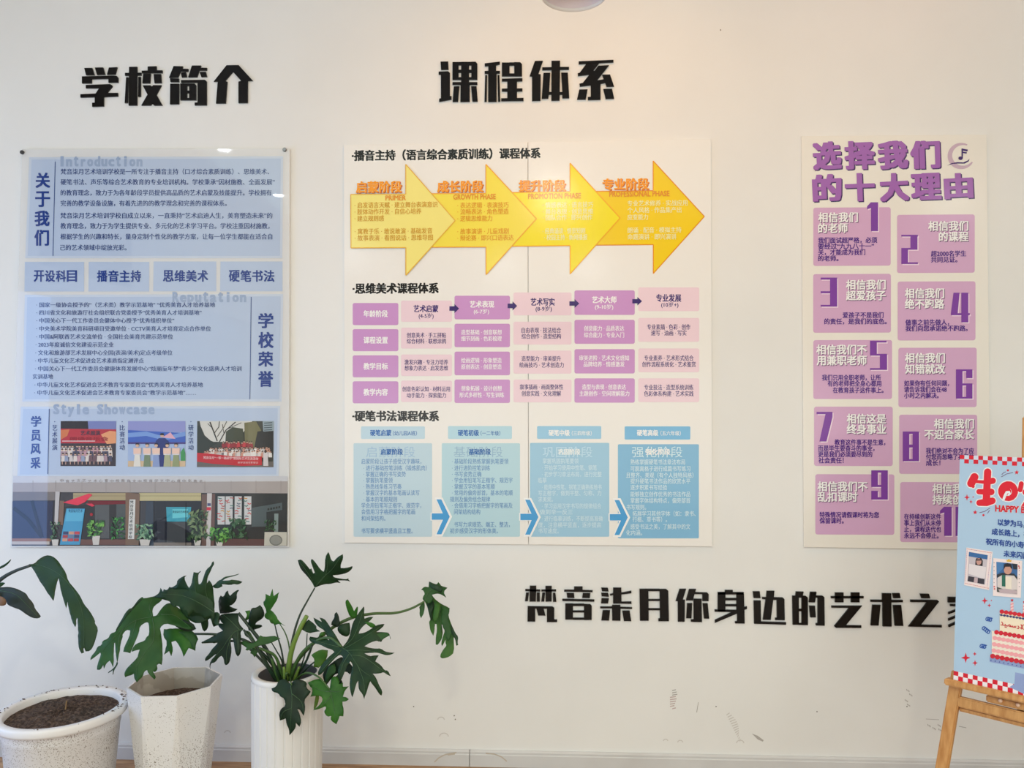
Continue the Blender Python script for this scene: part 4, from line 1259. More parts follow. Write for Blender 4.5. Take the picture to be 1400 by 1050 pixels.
T6 = tf(1300, 560, 6.56)
a = Acc(PP, KP, 'vinyl', 1)
ST = [([(212, 605), (182, 662)], [36, 36]), ([(182, 662), (200, 690)], [34, 14]), ([(230, 645), (300, 650)], [14, 16]), ([(330, 560), (326, 640), (318, 820)], [33, 32, 34]), ([(330, 650), (376, 638)], [24, 28]),
      ([(252, 736), (330, 738), (362, 738)], [24, 26, 30]), ([(256, 836), (320, 832), (372, 818)], [28, 34, 30])]
SUN = []
for i in range(15):
    g = math.radians(120 + i * 24.5)
    rr_ = 60 + 4 * math.cos(g)
    SUN.append((508 + rr_ * 1.05 * math.cos(g), 735 + rr_ * 1.05 * math.sin(g)))
for grow, cc, lay in ((9, (232, 236, 246), 0), (0, (216, 28, 48), 1)):
    for P, r in ST:
        a.stroke(T6(P), [(q_ + grow) / 6.56 for q_ in r], cc, lay)
    a.stroke(T6(SUN), [(31 + grow - 1.2 * abs(7 - i)) / 6.56 for i in range(15)], cc, lay)
    a.stroke(T6([(632, 665), (622, 720)]), (22 + grow) / 6.56, cc, lay)           # start of the next character
    a.stroke(T6([(720, 640), (722, 860)]), (30 + grow) / 6.56, cc, lay)
    a.stroke(T6([(670, 740), (790, 752)]), (28 + grow) / 6.56, cc, lay)
    a.stroke(T6([(712, 800), (780, 880)]), (24 + grow) / 6.56, cc, lay)
    a.stroke(T6([(705, 800), (655, 870)]), (24 + grow) / 6.56, cc, lay)
a.stroke(T6([(508, 735)]), 34 / 6.56, (216, 28, 48), 2)
a.stroke(T6([(470, 812), (486, 770), (500, 742), (522, 738), (530, 755), (518, 764)]), [11 / 6.56, 12 / 6.56, 11 / 6.56, 9 / 6.56, 9 / 6.56, 10 / 6.56], (226, 232, 244), 3)
a.text('HAPPY BIRTHDAY', 1360.6, 694.4, 12.5, (236, 240, 246), None, 0.075, 0.86, lay=2, k=0.055)
a.text('HAPPY BIRTHDAY', 1360.6, 694.4, 12.5, (206, 30, 50), None, 0.045, 0.86, lay=3, k=0.055)
for s, x0, y in (('以梦为马，不负韶华', 1364, 713.8), ('成长路上，有你有我', 1355.7, 726.5), ('祝所有的小寿星', 1347.8, 740), ('未来闪闪发光', 1372, 756.6)):
    a.text(s, x0, y, 9.4, BLUE, None, 0.035, 0.93, lay=2, k=KP * (y - 560))
a.build('lettering', po)

a = Acc(PP, KP, 'vinyl', 1)


def sparkle(x, y, r, c=RED):
    P = []
    for i in range(8):
        g = math.pi / 4 * i
        rr_ = r if i % 2 == 0 else r * 0.34
        P.append((x + rr_ * math.cos(g), y + rr_ * 1.1 * math.sin(g)))
    a.poly(P, c)


def star(x, y, r, c=RED):
    a.poly([(x + (r if i % 2 == 0 else r * 0.45) * math.cos(math.pi / 5 * i - 0.3), y + (r if i % 2 == 0 else r * 0.45) * math.sin(math.pi / 5 * i - 0.3)) for i in range(10)], c)


for x, y, r in ((1346.3, 821.3, 4.6), (1352.5, 827.7, 2.7), (1355.3, 821, 1.4), (1320.3, 899.3, 6.6), (1333, 906.4, 4.0), (1332.7, 894, 2.8), (1322, 680, 4.2), (1327.5, 686, 2.6), (1330.5, 679.5, 1.4)):
    sparkle(x, y, r)
star(1390, 645.8, 3.4)
star(1333.2, 700.5, 3.2)
a.disc(1378, 643, 1.5, RED)
a.disc(1344.5, 704.3, 1.5, RED)
for P in ([(1369, 652), (1376, 648), (1385, 646)], [(1369.5, 649), (1372, 646.5), (1375, 645)], [(1339, 701), (1346, 699.3), (1353.5, 694.5)], [(1350, 702), (1353, 697.5)]):
    a.line(P, 0.8, (110, 60, 110))
for x0, y0, n in ((1349, 846, 3), (1344, 858, 4), (1341, 883, 3)):
    P = []
    for i in range(n * 8):
        g = i / 8 * 2 * math.pi
        P.append((x0 + i * 0.28 + 2.4 * math.cos(g), y0 + (i * 0.22 if n == 4 else i * 0.06) + 2.6 * math.sin(g)))
    a.line(P, 1.3, (44, 84, 164))
a.build('confetti', po)

# printed cake (runs out past the frame, symmetric about the poster's middle)
a = Acc(PP, KP, 'vinyl', 1)
TCK = lambda x, y: (1300 + x / 4.375, 810 + y / 4.375)


def sl(x, y):      # rows of the cake drop to the right with the poster's perspective
    return KP * (810 + y / 4.375 - 545) * (x - 250)


def crow(x0, x1, y, h, c, lay, bump=0.0, n=None):
    n = n or max(2, int((x1 - x0) / 22))
    a.quad(TCK(x0, y + sl(x0, y)), TCK(x1, y + sl(x1, y)), TCK(x1, y + h + sl(x1, y)), TCK(x0, y + h + sl(x0, y)), c, lay)
    if bump:
        for i in range(n):
            x = x0 + (i + 0.5) * (x1 - x0) / n
            X, Y = TCK(x, y + h / 2 + sl(x, y))
            a.disc(X, Y, bump / 4.375, c, lay + 1, n=10)


XE = 745
a.poly([TCK(385, 450 + sl(385, 450)), TCK(585, 450 + sl(585, 450)), TCK(560, 560 + sl(560, 480)), TCK(610, 612 + sl(610, 480)), TCK(350, 545 + sl(350, 480)), TCK(380, 520 + sl(380, 480))], (142, 160, 206), 0)
crow(232, XE + 8, 392, 26, (142, 160, 206), 1, 14, 20)
for i in range(20):
    x = 240 + i * 25.5
    a.disc(*TCK(x, 408 + sl(x, 405)), 0.9, (70, 90, 160), 4, n=8)
crow(245, XE, 230, 160, (246, 228, 214), 2)
crow(236, XE, 374, 14, (200, 34, 52), 4, 15, 18)
for i, y in enumerate((262, 300, 338)):
    crow(250 - i * 3, XE, y, 16, (240, 166, 172), 3, 13, 19)
crow(260, XE - 8, 228, 12, (206, 34, 52), 4, 14, 18)
crow(292, XE - 40, 112, 116, (247, 226, 200), 2)
crow(292, XE - 40, 100, 12, (206, 34, 52), 4, 13, 16)
crow(292, XE - 40, 124, 5, (64, 70, 120), 4, 7, 22)
for x in (366, 440, 514, 588):
    a.quad(TCK(x - 9, 40 + sl(x, 90)), TCK(x + 9, 40 + sl(x, 90)), TCK(x + 9, 98 + sl(x, 90)), TCK(x - 9, 98 + sl(x, 90)), (240, 206, 206), 1)
    for j in range(3):
        a.quad(TCK(x - 9, 50 + j * 18 + sl(x, 90)), TCK(x + 9, 44 + j * 18 + sl(x, 90)), TCK(x + 9, 51 + j * 18 + sl(x, 90)), TCK(x - 9, 57 + j * 18 + sl(x, 90)), (230, 150, 160), 2)
    a.poly([TCK(x, 38 + sl(x, 90)), TCK(x - 9, 26 + sl(x, 90)), TCK(x - 4, 21 + sl(x, 90)), TCK(x, 25 + sl(x, 90)), TCK(x + 4, 21 + sl(x, 90)), TCK(x + 9, 26 + sl(x, 90))], (196, 26, 46), 2)
a.build('printed_cake', po)
a = Acc(PP, KP, 'vinyl', 5)
WR = (196, 44, 50)


def pen(P, w=1.15):
    a.stroke([TCK(x, y + 0.20 * (x - 300)) for x, y in P], w / 2, WR, 0)


# «… سعيد» in flowing pen strokes, left to right: dal, ya, ayn, sin, then dal and lam-alif of the word before
pen([(304, 176), (311, 184), (309, 193), (300, 194)])
pen([(309, 193), (322, 193), (326, 186), (328, 193), (342, 193), (347, 184), (354, 183), (357, 189), (350, 193), (364, 193), (367, 186), (370, 193), (376, 193), (379, 186), (382, 193), (387, 191), (389, 184)])
pen([(324, 201), (325, 202)], 1.4)
pen([(331, 201), (332, 202)], 1.4)
pen([(402, 180), (408, 188), (405, 195), (397, 195)])
pen([(420, 168), (430, 190), (424, 194), (418, 190), (434, 166)])
pen([(436, 193), (450, 193), (453, 186), (456, 193), (466, 193), (474, 186), (478, 193)])
a.build('cake_lettering', po)


def photo_card(name, quad, img, n=0.0015):
    bm = bmesh.new()
    f = [PP.at(x, y, n) for x, y in quad]
    b = [p - PN * (n - 0.0001) for p in f]
    vv_ = [bm.verts.new(p) for p in f + b]
    for fc in ([3, 2, 1, 0], [4, 5, 6, 7], [0, 1, 5, 4], [1, 2, 6, 5], [2, 3, 7, 6], [3, 0, 4, 7]):
        bm.faces.new([vv_[i] for i in fc])
    return from_bm(name, bm, ink((236, 222, 222), 'vinyl'), po)


TP = tf(1305, 735, 11.05)
LY = 4.6
c1 = photo_card('photo_card', TP([(180, 150), (575, 212), (522, 795), (145, 718)]), None)
c1['label'] = 'photo card with a child holding up a white sheet'
a = Acc(PP, KP, 'vinyl', LY)


def tp(pts, c, lay=0):
    a.poly(TP(pts), c, lay)


tp([(218, 215), (502, 265), (462, 712), (193, 660)], (196, 188, 196))
tp([(218, 215), (502, 265), (496, 332), (214, 282)], (58, 104, 160), 1)
tp([(330, 310), (400, 305), (428, 350), (424, 432), (312, 415), (318, 340)], (44, 34, 40), 1)
a.disc(*TP([(368, 362)])[0], 3.6, (196, 150, 140), 2, ry=4.6)
tp([(330, 330), (400, 325), (404, 345), (334, 348)], (44, 34, 40), 3)
tp([(210, 580), (452, 628), (448, 708), (196, 658)], (58, 54, 64), 1)
tp([(300, 600), (352, 610), (346, 690), (290, 680)], (192, 170, 176), 2)
tp([(222, 395), (480, 445), (462, 612), (400, 614), (208, 545)], (222, 216, 220), 4)
for i in range(26):
    t = i / 25
    for (xa, ya), (xb, yb) in (((190, 170), (560, 232)), ((165, 690), (515, 765))):
        a.disc(*TP([(xa + (xb - xa) * t, ya + (yb - ya) * t)])[0], 0.5, rnd.choice([(190, 90, 100), (224, 150, 120), (150, 110, 150)]), 1, n=6)
    for (xa, ya), (xb, yb) in (((190, 200), (162, 650)), ((545, 260), (495, 730))):
        a.disc(*TP([(xa + (xb - xa) * t, ya + (yb - ya) * t)])[0], 0.5, rnd.choice([(150, 120, 170), (190, 130, 150)]), 1, n=6)
a.build('portrait', c1)
c2 = photo_card('photo_card', TP([(585, 310), (1022, 350), (1000, 912), (580, 880)]), None, 0.0018)
c2['label'] = 'photo card with a child in a white and green jacket'
a = Acc(PP, KP, 'vinyl', LY + 1)
tp([(632, 365), (952, 400), (945, 855), (640, 820)], (60, 104, 158))
tp([(632, 365), (740, 378), (730, 470), (640, 560)], (74, 124, 178), 1)
tp([(870, 390), (952, 400), (950, 480), (890, 480)], (40, 46, 60), 1)
tp([(645, 600), (720, 560), (900, 570), (950, 640), (945, 850), (645, 818)], (214, 206, 204), 2)
tp([(715, 560), (770, 550), (770, 740), (715, 735)], (40, 104, 88), 3)
tp([(770, 590), (862, 600), (862, 780), (770, 770)], (232, 222, 206), 3)
tp([(645, 745), (770, 790), (940, 790), (945, 855), (640, 820)], (84, 86, 78), 3)
tp([(660, 780), (780, 775), (945, 800), (945, 850), (690, 835)], (188, 170, 176), 4)
tp([(640, 560), (720, 530), (900, 545), (950, 600), (948, 640), (900, 575), (720, 565), (645, 610)], (48, 54, 62), 3)
a.disc(*TP([(806, 490)])[0], 5.4, (198, 150, 134), 4, ry=6.0)
tp([(745, 480), (750, 400), (800, 385), (860, 400), (868, 470), (850, 465), (840, 440), (770, 440)], (38, 34, 40), 5)
tp([(785, 330), (800, 342), (822, 318), (842, 345), (862, 335), (855, 368), (790, 362)], (222, 180, 70), 3)
for x, y in ((970, 430), (980, 460), (600, 740), (605, 775)):
    a.disc(*TP([(x, y)])[0], 1.1, (206, 90, 90), 2, n=8)
for i in range(7):
    for xx in (598, 978):
        a.disc(*TP([(xx, 380 + i * 60)])[0], 0.7, (150, 146, 150), 1, n=6)
a.build('portrait', c2)

# easel
WOODM = bpy.data.materials.new('honey_pine')


def wood(m):
    m.use_nodes = True
    nt = m.node_tree
    b = nt.nodes['Principled BSDF']
    b.inputs['Roughness'].default_value = 0.45
    tc = nt.nodes.new('ShaderNodeTexCoord')
    mp = nt.nodes.new('ShaderNodeMapping')
    mp.inputs['Scale'].default_value = (40, 40, 5)
    nt.links.new(tc.outputs['Object'], mp.inputs['Vector'])
    n = nt.nodes.new('ShaderNodeTexNoise')
    n.inputs['Scale'].default_value = 2.2
    n.inputs['Detail'].default_value = 8
    nt.links.new(mp.outputs['Vector'], n.inputs['Vector'])
    r = nt.nodes.new('ShaderNodeValToRGB')
    r.color_ramp.elements[0].position = 0.3
    r.color_ramp.elements[0].color = rgb((186, 128, 66))
    r.color_ramp.elements[1].position = 0.75
    r.color_ramp.elements[1].color = rgb((224, 172, 108))
    nt.links.new(n.outputs['Fac'], r.inputs['Fac'])
    nt.links.new(r.outputs['Color'], b.inputs['Base Color'])


wood(WOODM)
M_PEG = principled('pale_peg_wood', (238, 204, 176), 0.35)
uc = PWD / 2
foot_z = lambda u, n: (u, n)
LP = Plane(pl(0, 0, -0.022), PN)


def onplane(px, py, n=-0.022):
    p = Plane(pl(0, 0, n), PN).at(px, py)
    d = p - PBL
    return d.dot(PU), d.dot(PV)


u0, v0 = onplane(1307, 938)
u1, v1 = onplane(1288.5, 1048)
vf = -PBL.z / PV.z            # where the leaning plane meets the floor
zf = (PBL - PN * 0.022).z
vfl = -(zf - PN.z * 0.0) / PV.z
uf = u0 + (u1 - u0) * (vfl - v0) / (v1 - v0)
ea = thing('easel', Vector((pl(uc, 0, 0).x, pl(uc, 0, 0).y, 0)), 'honey-coloured wooden easel holding the birthday poster, right edge', 'easel')
ztrim = 0.012
slope_u = (uf - u0) / (vfl - v0)
vt = vfl + 0.006
for s in (0, 1):
    fu = lambda u: u if s == 0 else 2 * uc - u
    bar(pl(fu(uf + slope_u * 0.006), vt, -0.022), pl(fu(u0 + slope_u * (0.02 - v0)), 0.02, -0.022), 0.029, 0.022, PU, 'leg', WOODM, ea)
ul = onplane(1290.5, 930, 0.012)[0]
bar(pl(ul, -0.0085, -0.006), pl(2 * uc - ul, -0.0085, -0.006), 0.017, 0.038, PV, 'ledge', WOODM, ea)
uq, vq = onplane(1309, 956)
uu = uq
bar(pl(uu, vq - 0.004, -0.022), pl(2 * uc - uu, vq - 0.004, -0.022), 0.026, 0.022, PV, 'crossbar', WOODM, ea)
bar(pl(uu + 0.002, vq - 0.024, -0.030), pl(2 * uc - uu - 0.002, vq - 0.024, -0.030), 0.012, 0.012, PV, 'crossbar', WOODM, ea)
ub, vb = onplane(1349, 951.5)
bar(pl(ub, (vq + 0.009 - 0.018) / 2, -0.022), pl(2 * uc - ub, (vq + 0.009 - 0.018) / 2, -0.022), 0.018 + 0.0, 0.018, PV, 'mast_block', WOODM, ea)
for px, py in ((1369.5, 957), (1393.5, 963)):
    u, v = onplane(px, py)
    v_, f_ = lathe([(0, 0), (0.0042, 0), (0.0050, 0.003), (0.0050, 0.006), (0.003, 0.0085), (0, 0.009)], 0, 0, 14)
    base = pl(u, v, -0.0125)
    obj('peg', [base + PU * p.x + PV * p.y + PN * p.z for p in v_], f_, M_PEG, ea, smooth=True)
um = onplane(1396.5, 622, -0.034)[0] + 0.017
bar(pl(um, vq - 0.02, -0.044), pl(um, PHT + 0.115, -0.044), 0.034, 0.020, PU, 'mast', WOODM, ea)
top = pl(um, PHT - 0.06, -0.062)
ft = Vector((top.x, top.y, 0)) - PN0 * 0.34
bar(ft + Vector((0, 0, 0.009)), top, 0.030, 0.020, PU, 'back_leg', WOODM, ea)

# ================================================================ pendant lamps
M_SHADE = principled('white_lamp_enamel', (244, 242, 238), 0.3, spec=0.5)
M_SHADEIN = principled('grey_lamp_lining', (232, 220, 224), 0.4)
M_CORD = principled('lamp_cord', (225, 222, 216), 0.6)


def pendant(cx, cy, zr, r, label):
    t = thing('pendant_lamp', (cx, cy, zr), label, 'lamp', None)
    prof = [(r * 0.16, zr + r * 1.02), (r * 0.30, zr + r * 0.96), (r * 0.62, zr + r * 0.72), (r * 0.86, zr + r * 0.40), (r * 0.985, zr + 0.006), (r, zr + 0.004), (r, zr)]
    v, f = lathe(prof, cx, cy, 56)
    inn = [(r, zr), (r * 0.96, zr - 0.0005), (r * 0.955, zr + 0.006)]
    v2, f2 = lathe(inn, cx, cy, 56)
    V = v + v2
    Fc = f + [[len(v) + i for i in q_] for q_ in f2]
    obj('shade', V, Fc, M_SHADE, t, smooth=True)
    lin_ = [(r * 0.955, zr + 0.006), (r * 0.84, zr + r * 0.38), (r * 0.6, zr + r * 0.68), (r * 0.28, zr + r * 0.90), (0, zr + r * 0.93)]
    v, f = lathe(lin_, cx, cy, 56)
    obj('shade_lining', v, f, M_SHADEIN, t, smooth=True)
    v, f = lathe([(0, zr + r * 1.5), (0.018, zr + r * 1.5), (0.018, zr + r * 1.0), (r * 0.2, zr + r * 0.98)], cx, cy, 24)
    obj('lamp_holder', v, f, M_SHADE, t, smooth=True)
    v, f = tube([Vector((cx, cy, zr + r * 1.45)), Vector((cx, cy, ZC - 0.02))], 0.003, 8)
    obj('cord', v, f, M_CORD, t)
    v, f = lathe([(0, ZC - 0.03), (0.03, ZC - 0.028), (0.05, ZC - 0.012), (0.052, ZC), (0, ZC)], cx, cy, 32)
    obj('ceiling_rose', v, f, M_SHADE, t, smooth=True)
    br = r * 0.36
    zc_ = zr + r * 0.93 - br
    prof = [(br * math.sin(math.pi * i / 10), zc_ - br * math.cos(math.pi * i / 10)) for i in range(11)]
    v, f = lathe(prof, cx, cy, 24)
    obj('bulb', v, f, principled('frosted_bulb', (226, 222, 216), 0.3), t, smooth=True)
    return t


pendant(0.055, -1.30, 2.030, 0.0622, 'small white pendant lamp with grey lining hanging at the top edge, above the course board')
# recessed ceiling lights further back, seen as glints in the acrylic and on the glossy boards
for (px, py), rad, colr, pw, where in (((308, 207), 0.05, (0.85, 0.95, 1.0), 60, 'left row, nearer the printed wall'), ((382, 269), 0.05, (0.85, 0.95, 1.0), 60, 'left row, nearer the shop window'),
                                       ((757, 272), 0.13, (1.0, 0.92, 0.70), 210, 'in the middle, behind the pendant lamp'), ((1298, 277), 0.10, (0.93, 0.97, 1.0), 110, 'far to the right')):
    rr_ = ray(px, py)
    t = (ZC - 0.01 - CAM.z) / rr_.z
    p_ = CAM + rr_ * t
    cx, cy = p_.x, -p_.y
    o = thing('ceiling_downlight', (cx, cy, ZC), 'round recessed ceiling light, ' + where, 'ceiling light', 'recessed ceiling lights')
    v, f = lathe([(rad * 1.5, ZC), (rad * 1.5, ZC - 0.004), (rad * 1.1, ZC - 0.006), (rad, ZC - 0.003)], cx, cy, 32)
    obj('trim_ring', v, f, M_SHADE, o)
    v, f = lathe([(rad * 1.04, ZC - 0.003), (0, ZC - 0.003)], cx, cy, 32)
    obj('lens', v, f, principled('downlight_lens_%d_%d' % (rad * 100, py), (240, 246, 255), 0.4, emit=(colr, pw)), o)

# lamps added on the shop-front wall to set pale glints on the course board
for (px, py), where in (((690, 364), 'nearer the middle'), ((481, 346), 'nearer the left'), ((803, 366), 'nearer the right')):
    rr_ = ray(px, py)
    t = (-YF - 0.02 - CAM.y) / rr_.y
    p_ = CAM + rr_ * t
    o = thing('glint_lamp', (p_.x, YF, p_.z), 'round white lamp added for glints, high on the shop-front wall, ' + where, 'wall lamp', 'added glint lamps on the shop-front wall')
    v, f = lathe([(0, 0), (0.075, 0), (0.075, 0.02), (0.06, 0.03)], 0, 0, 24)
    obj('lamp_base', [Vector((p_.x + q_.x, YF + q_.z, p_.z + q_.y)) for q_ in v], f, M_SHADE, o)
    v, f = lathe([(0.06, 0.03), (0.045, 0.045), (0, 0.052)], 0, 0, 24)
    obj('lens', [Vector((p_.x + q_.x, YF + q_.z, p_.z + q_.y)) for q_ in v], f, principled('glint_lens', (240, 246, 255), 0.4, emit=((0.92, 0.97, 1.0), 75)), o)

# ================================================================ pots


def dirty_white(name, base, dirt, scale, thr, zfade=None, rough=0.45):
    """white glazed plastic with specks of soil; zfade = (z where specks begin, z where they are densest)"""
    m = bpy.data.materials.new(name)
    m.use_nodes = True
    nt = m.node_tree
    b = nt.nodes['Principled BSDF']
    b.inputs['Roughness'].default_value = rough
    tc = nt.nodes.new('ShaderNodeTexCoord')
    n = nt.nodes.new('ShaderNodeTexNoise')
    n.inputs['Scale'].default_value = scale
    n.inputs['Detail'].default_value = 3
    nt.links.new(tc.outputs['Object'], n.inputs['Vector'])
    big = nt.nodes.new('ShaderNodeTexNoise')
    big.inputs['Scale'].default_value = 9
    nt.links.new(tc.outputs['Object'], big.inputs['Vector'])
    ad = nt.nodes.new('ShaderNodeMath')
    ad.operation = 'MULTIPLY_ADD'
    ad.inputs[1].default_value = 0.22
    nt.links.new(big.outputs['Fac'], ad.inputs[0])
    nt.links.new(n.outputs['Fac'], ad.inputs[2])
    last = ad.outputs[0]
    if zfade:
        sp = nt.nodes.new('ShaderNodeSeparateXYZ')
        nt.links.new(tc.outputs['Object'], sp.inputs[0])
        mr = nt.nodes.new('ShaderNodeMapRange')
        mr.inputs['From Min'].default_value = zfade[0]
        mr.inputs['From Max'].default_value = zfade[1]
        mr.inputs['To Min'].default_value = -0.12
        mr.inputs['To Max'].default_value = 0.03
        nt.links.new(sp.outputs['Z'], mr.inputs['Value'])
        ad2 = nt.nodes.new('ShaderNodeMath')
        ad2.operation = 'ADD'
        nt.links.new(last, ad2.inputs[0])
        nt.links.new(mr.outputs['Result'], ad2.inputs[1])
        last = ad2.outputs[0]
    r = nt.nodes.new('ShaderNodeValToRGB')
    r.color_ramp.elements[0].position = thr
    r.color_ramp.elements[0].color = rgb(base)
    r.color_ramp.elements[1].position = thr + 0.045
    r.color_ramp.elements[1].color = rgb(dirt)
    nt.links.new(last, r.inputs['Fac'])
    nt.links.new(r.outputs['Color'], b.inputs['Base Color'])
    return m


def soil_material():
    m = principled('dark_potting_soil', (70, 56, 48), 0.95, noise=(110, (132, 110, 96), 0.42, 0.74), bump=(160, 1.0, 0.012))
    return m


SOIL = soil_material()


def soil_disc(name, cx, cy, z, r, parent, hump=0.02, seed=1):
    q_ = random.Random(seed)
    V, Fc = [Vector((cx, cy, z + hump))], []
    rings, seg = 16, 64
    for i in range(1, rings + 1):
        t = i / rings
        for k in range(seg):
            g = 2 * math.pi * k / seg
            zz = z + hump * (1 - t * t) + q_.uniform(-1, 1) * 0.0045 * (1 if i < rings else 0.2)
            V.append(Vector((cx + r * t * math.cos(g), cy + r * t * math.sin(g), zz)))
    for k in range(seg):
        Fc.append([0, 1 + k, 1 + (k + 1) % seg])
    for i in range(rings - 1):
        for k in range(seg):
            j = (k + 1) % seg
            Fc.append([1 + i * seg + k, 1 + (i + 1) * seg + k, 1 + (i + 1) * seg + j, 1 + i * seg + j])
    return obj(name, V, Fc, SOIL, parent, smooth=True)


# round bowl pot with soil, far left
D1 = 0.52
c = at(86.5, 966, D1)
R1, Z1 = 0.1712, c.z
pot1 = thing('flower_pot', (c.x, -D1, 0), 'wide round white pot of bare dark soil, speckled with dirt, leftmost', 'plant pot')
M_P1 = dirty_white('speckled_white_pot', (226, 225, 226), (150, 142, 136), 330, 0.69)
M_P1R = dirty_white('soiled_white_rim', (236, 236, 238), (90, 80, 74), 120, 0.86)
pr = [(0, 0.0), (R1 * 0.70, 0.0), (R1 * 0.72, 0.01), (R1 * 0.80, Z1 * 0.45), (R1 * 0.875, Z1 - 0.060), (R1 * 0.885, Z1 - 0.057), (R1 * 0.885, Z1 - 0.050), (R1 * 0.90, Z1 - 0.026)]
v, f = lathe(pr, c.x, -D1, 64)
obj('pot_body', v, f, M_P1, pot1, smooth=True)
pr = [(R1 * 0.90, Z1 - 0.026), (R1 * 0.985, Z1 - 0.024), (R1, Z1 - 0.018), (R1, Z1 - 0.006), (R1 * 0.985, Z1), (R1 * 0.88, Z1 - 0.001), (R1 * 0.86, Z1 - 0.006), (R1 * 0.845, Z1 - 0.05)]
v, f = lathe(pr, c.x, -D1, 64)
obj('pot_rim', v, f, M_P1R, pot1, smooth=True)
soil_disc('soil', c.x, -D1, Z1 - 0.022, R1 * 0.862, pot1, 0.012, 4)
a_ = smooth_path([Vector((c.x + 0.005, -D1, Z1 - 0.02)), Vector((c.x + 0.008, -D1, Z1 + 0.0)), Vector((c.x + 0.012, -D1 - 0.004, Z1 + 0.018))], 4)
v, f = tube(a_, [0.0022] * len(a_), 6)
obj('dry_stub', v, f, principled('dry_stalk', (150, 120, 84), 0.8), pot1)
v, f = tube([at(81.5, 945, D1 - 0.17), at(82.5, 949, D1 - 0.168), at(83.8, 954, D1 - 0.15)], 0.0012, 6)
obj('twig', v, f, principled('dark_twig', (44, 40, 40), 0.8), pot1)
rs = random.Random(9)
V, Fc = [], []
for i in range(90):                                   # crumbs spilled on the rim
    g = rs.uniform(0, 6.283)
    if 3.6 < g < 5.9 and rs.random() < 0.8:
        continue
    q_ = rs.uniform(0.89, 0.98) * R1
    s = rs.uniform(0.0012, 0.0034)
    p = Vector((c.x + q_ * math.cos(g), -D1 + q_ * math.sin(g), Z1))
    b = len(V)
    el = rs.uniform(0.8, 2.2)
    V += [p + Vector((s * el, 0, 0)), p + Vector((-s * el, 0, 0)), p + Vector((0, s, 0)), p + Vector((0, -s, 0)), p + Vector((0, 0, s * 0.9)), p - Vector((0, 0, s * 0.6))]
    for x, y, z in ((0, 2, 4), (2, 1, 4), (1, 3, 4), (3, 0, 4), (2, 0, 5), (1, 2, 5), (3, 1, 5), (0, 3, 5)):
        Fc.append([b + x, b + y, b + z])
o = obj('soil_crumbs', V, Fc, SOIL, pot1)
o['kind'] = 'stuff'

# faceted tapering pot
D2 = 0.43
c = at(240, 931, D2)
R2, Z2 = 0.1325, c.z
pot2 = thing('flower_pot', (c.x, -D2, 0), 'tall white octagonal faceted pot without a plant, soil splashes towards its foot', 'plant pot')
M_P2 = dirty_white('splashed_white_pot', (232, 231, 230), (138, 128, 118), 330, 0.64, (Z2 * 0.75, Z2 * 0.25))
M_P2I = dirty_white('stained_pot_inside', (204, 200, 192), (186, 180, 170), 14, 0.56)
PH = math.radians(-107)
V, Fc = [], []
ang = lambda k, o_=0: PH + math.radians(45 * (k + o_))
for k in range(8):
    V.append(Vector((c.x + R2 * math.cos(ang(k)), -D2 + R2 * math.sin(ang(k)), Z2)))
for k in range(8):          # each top corner splits into two bottom corners: narrow triangle below the corner
    for o_ in (-0.33, 0.33):
        V.append(Vector((c.x + R2 * 0.66 * math.cos(ang(k, o_)), -D2 + R2 * 0.66 * math.sin(ang(k, o_)), 0)))
for k in range(8):
    j = (k + 1) % 8
    Fc.append([k, 8 + 2 * k, 8 + 2 * k + 1])
    Fc.append([k, 8 + 2 * k + 1, 8 + 2 * j, j])
Fc.append([8 + i for i in range(16)][::-1])
b = len(V)
for rr_, zz in ((R2 * 0.955, Z2), (R2 * 0.86, Z2 - 0.13)):
    for k in range(8):
        V.append(Vector((c.x + rr_ * math.cos(ang(k)), -D2 + rr_ * math.sin(ang(k)), zz)))
for k in range(8):
    j = (k + 1) % 8
    Fc.append([k, j, b + j, b + k])
mi = [0] * len(Fc)
for k in range(8):
    j = (k + 1) % 8
    Fc.append([b + k, b + j, b + 8 + j, b + 8 + k])
    mi.append(1)
obj('pot_body', V, Fc, [M_P2, M_P2I], pot2, mi)
soil_disc('soil', c.x, -D2, Z2 - 0.062, R2 * 0.84, pot2, 0.008, 6)

# fluted cylinder pot with the philodendron
D3 = 0.48
c3 = at(393.5, 917.5, D3)
R3, Z3 = 0.1022, c3.z
pot3 = thing('flower_pot', (c3.x, -D3, 0), 'tall white fluted cylinder pot that holds the split-leaf plant', 'plant pot')
M_P3 = principled('matt_white_fluted_pot', (230, 230, 230), 0.55, noise=(3, (222, 222, 220), 0.4, 0.7))
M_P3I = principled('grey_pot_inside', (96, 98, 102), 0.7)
NF = 26


def flute(a, z, r):
    t = (a * NF / (2 * math.pi)) % 1.0
    return 1.0 - 0.022 * max(0.0, 1 - abs(t - 0.5) / 0.09)


pr = [(0, 0), (R3 * 0.97, 0), (R3 * 0.97, Z3 * 0.4), (R3, Z3 - 0.014)]
v, f = lathe(pr, c3.x, -D3, NF * 10, flute)
obj('pot_body', v, f, M_P3, pot3)
pr = [(R3 * 0.985, Z3 - 0.016), (R3 * 1.0, Z3 - 0.010), (R3 * 0.985, Z3 - 0.002), (R3 * 0.95, Z3), (R3 * 0.83, Z3 - 0.001), (R3 * 0.81, Z3 - 0.005)]
v, f = lathe(pr, c3.x, -D3, 64)
obj('pot_rim', v, f, M_P3, pot3, smooth=True)
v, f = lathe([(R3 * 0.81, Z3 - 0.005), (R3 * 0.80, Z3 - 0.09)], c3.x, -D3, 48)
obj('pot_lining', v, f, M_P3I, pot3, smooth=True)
soil_disc('soil', c3.x, -D3, Z3 - 0.055, R3 * 0.80, pot3, 0.006, 8)

# ================================================================ plants


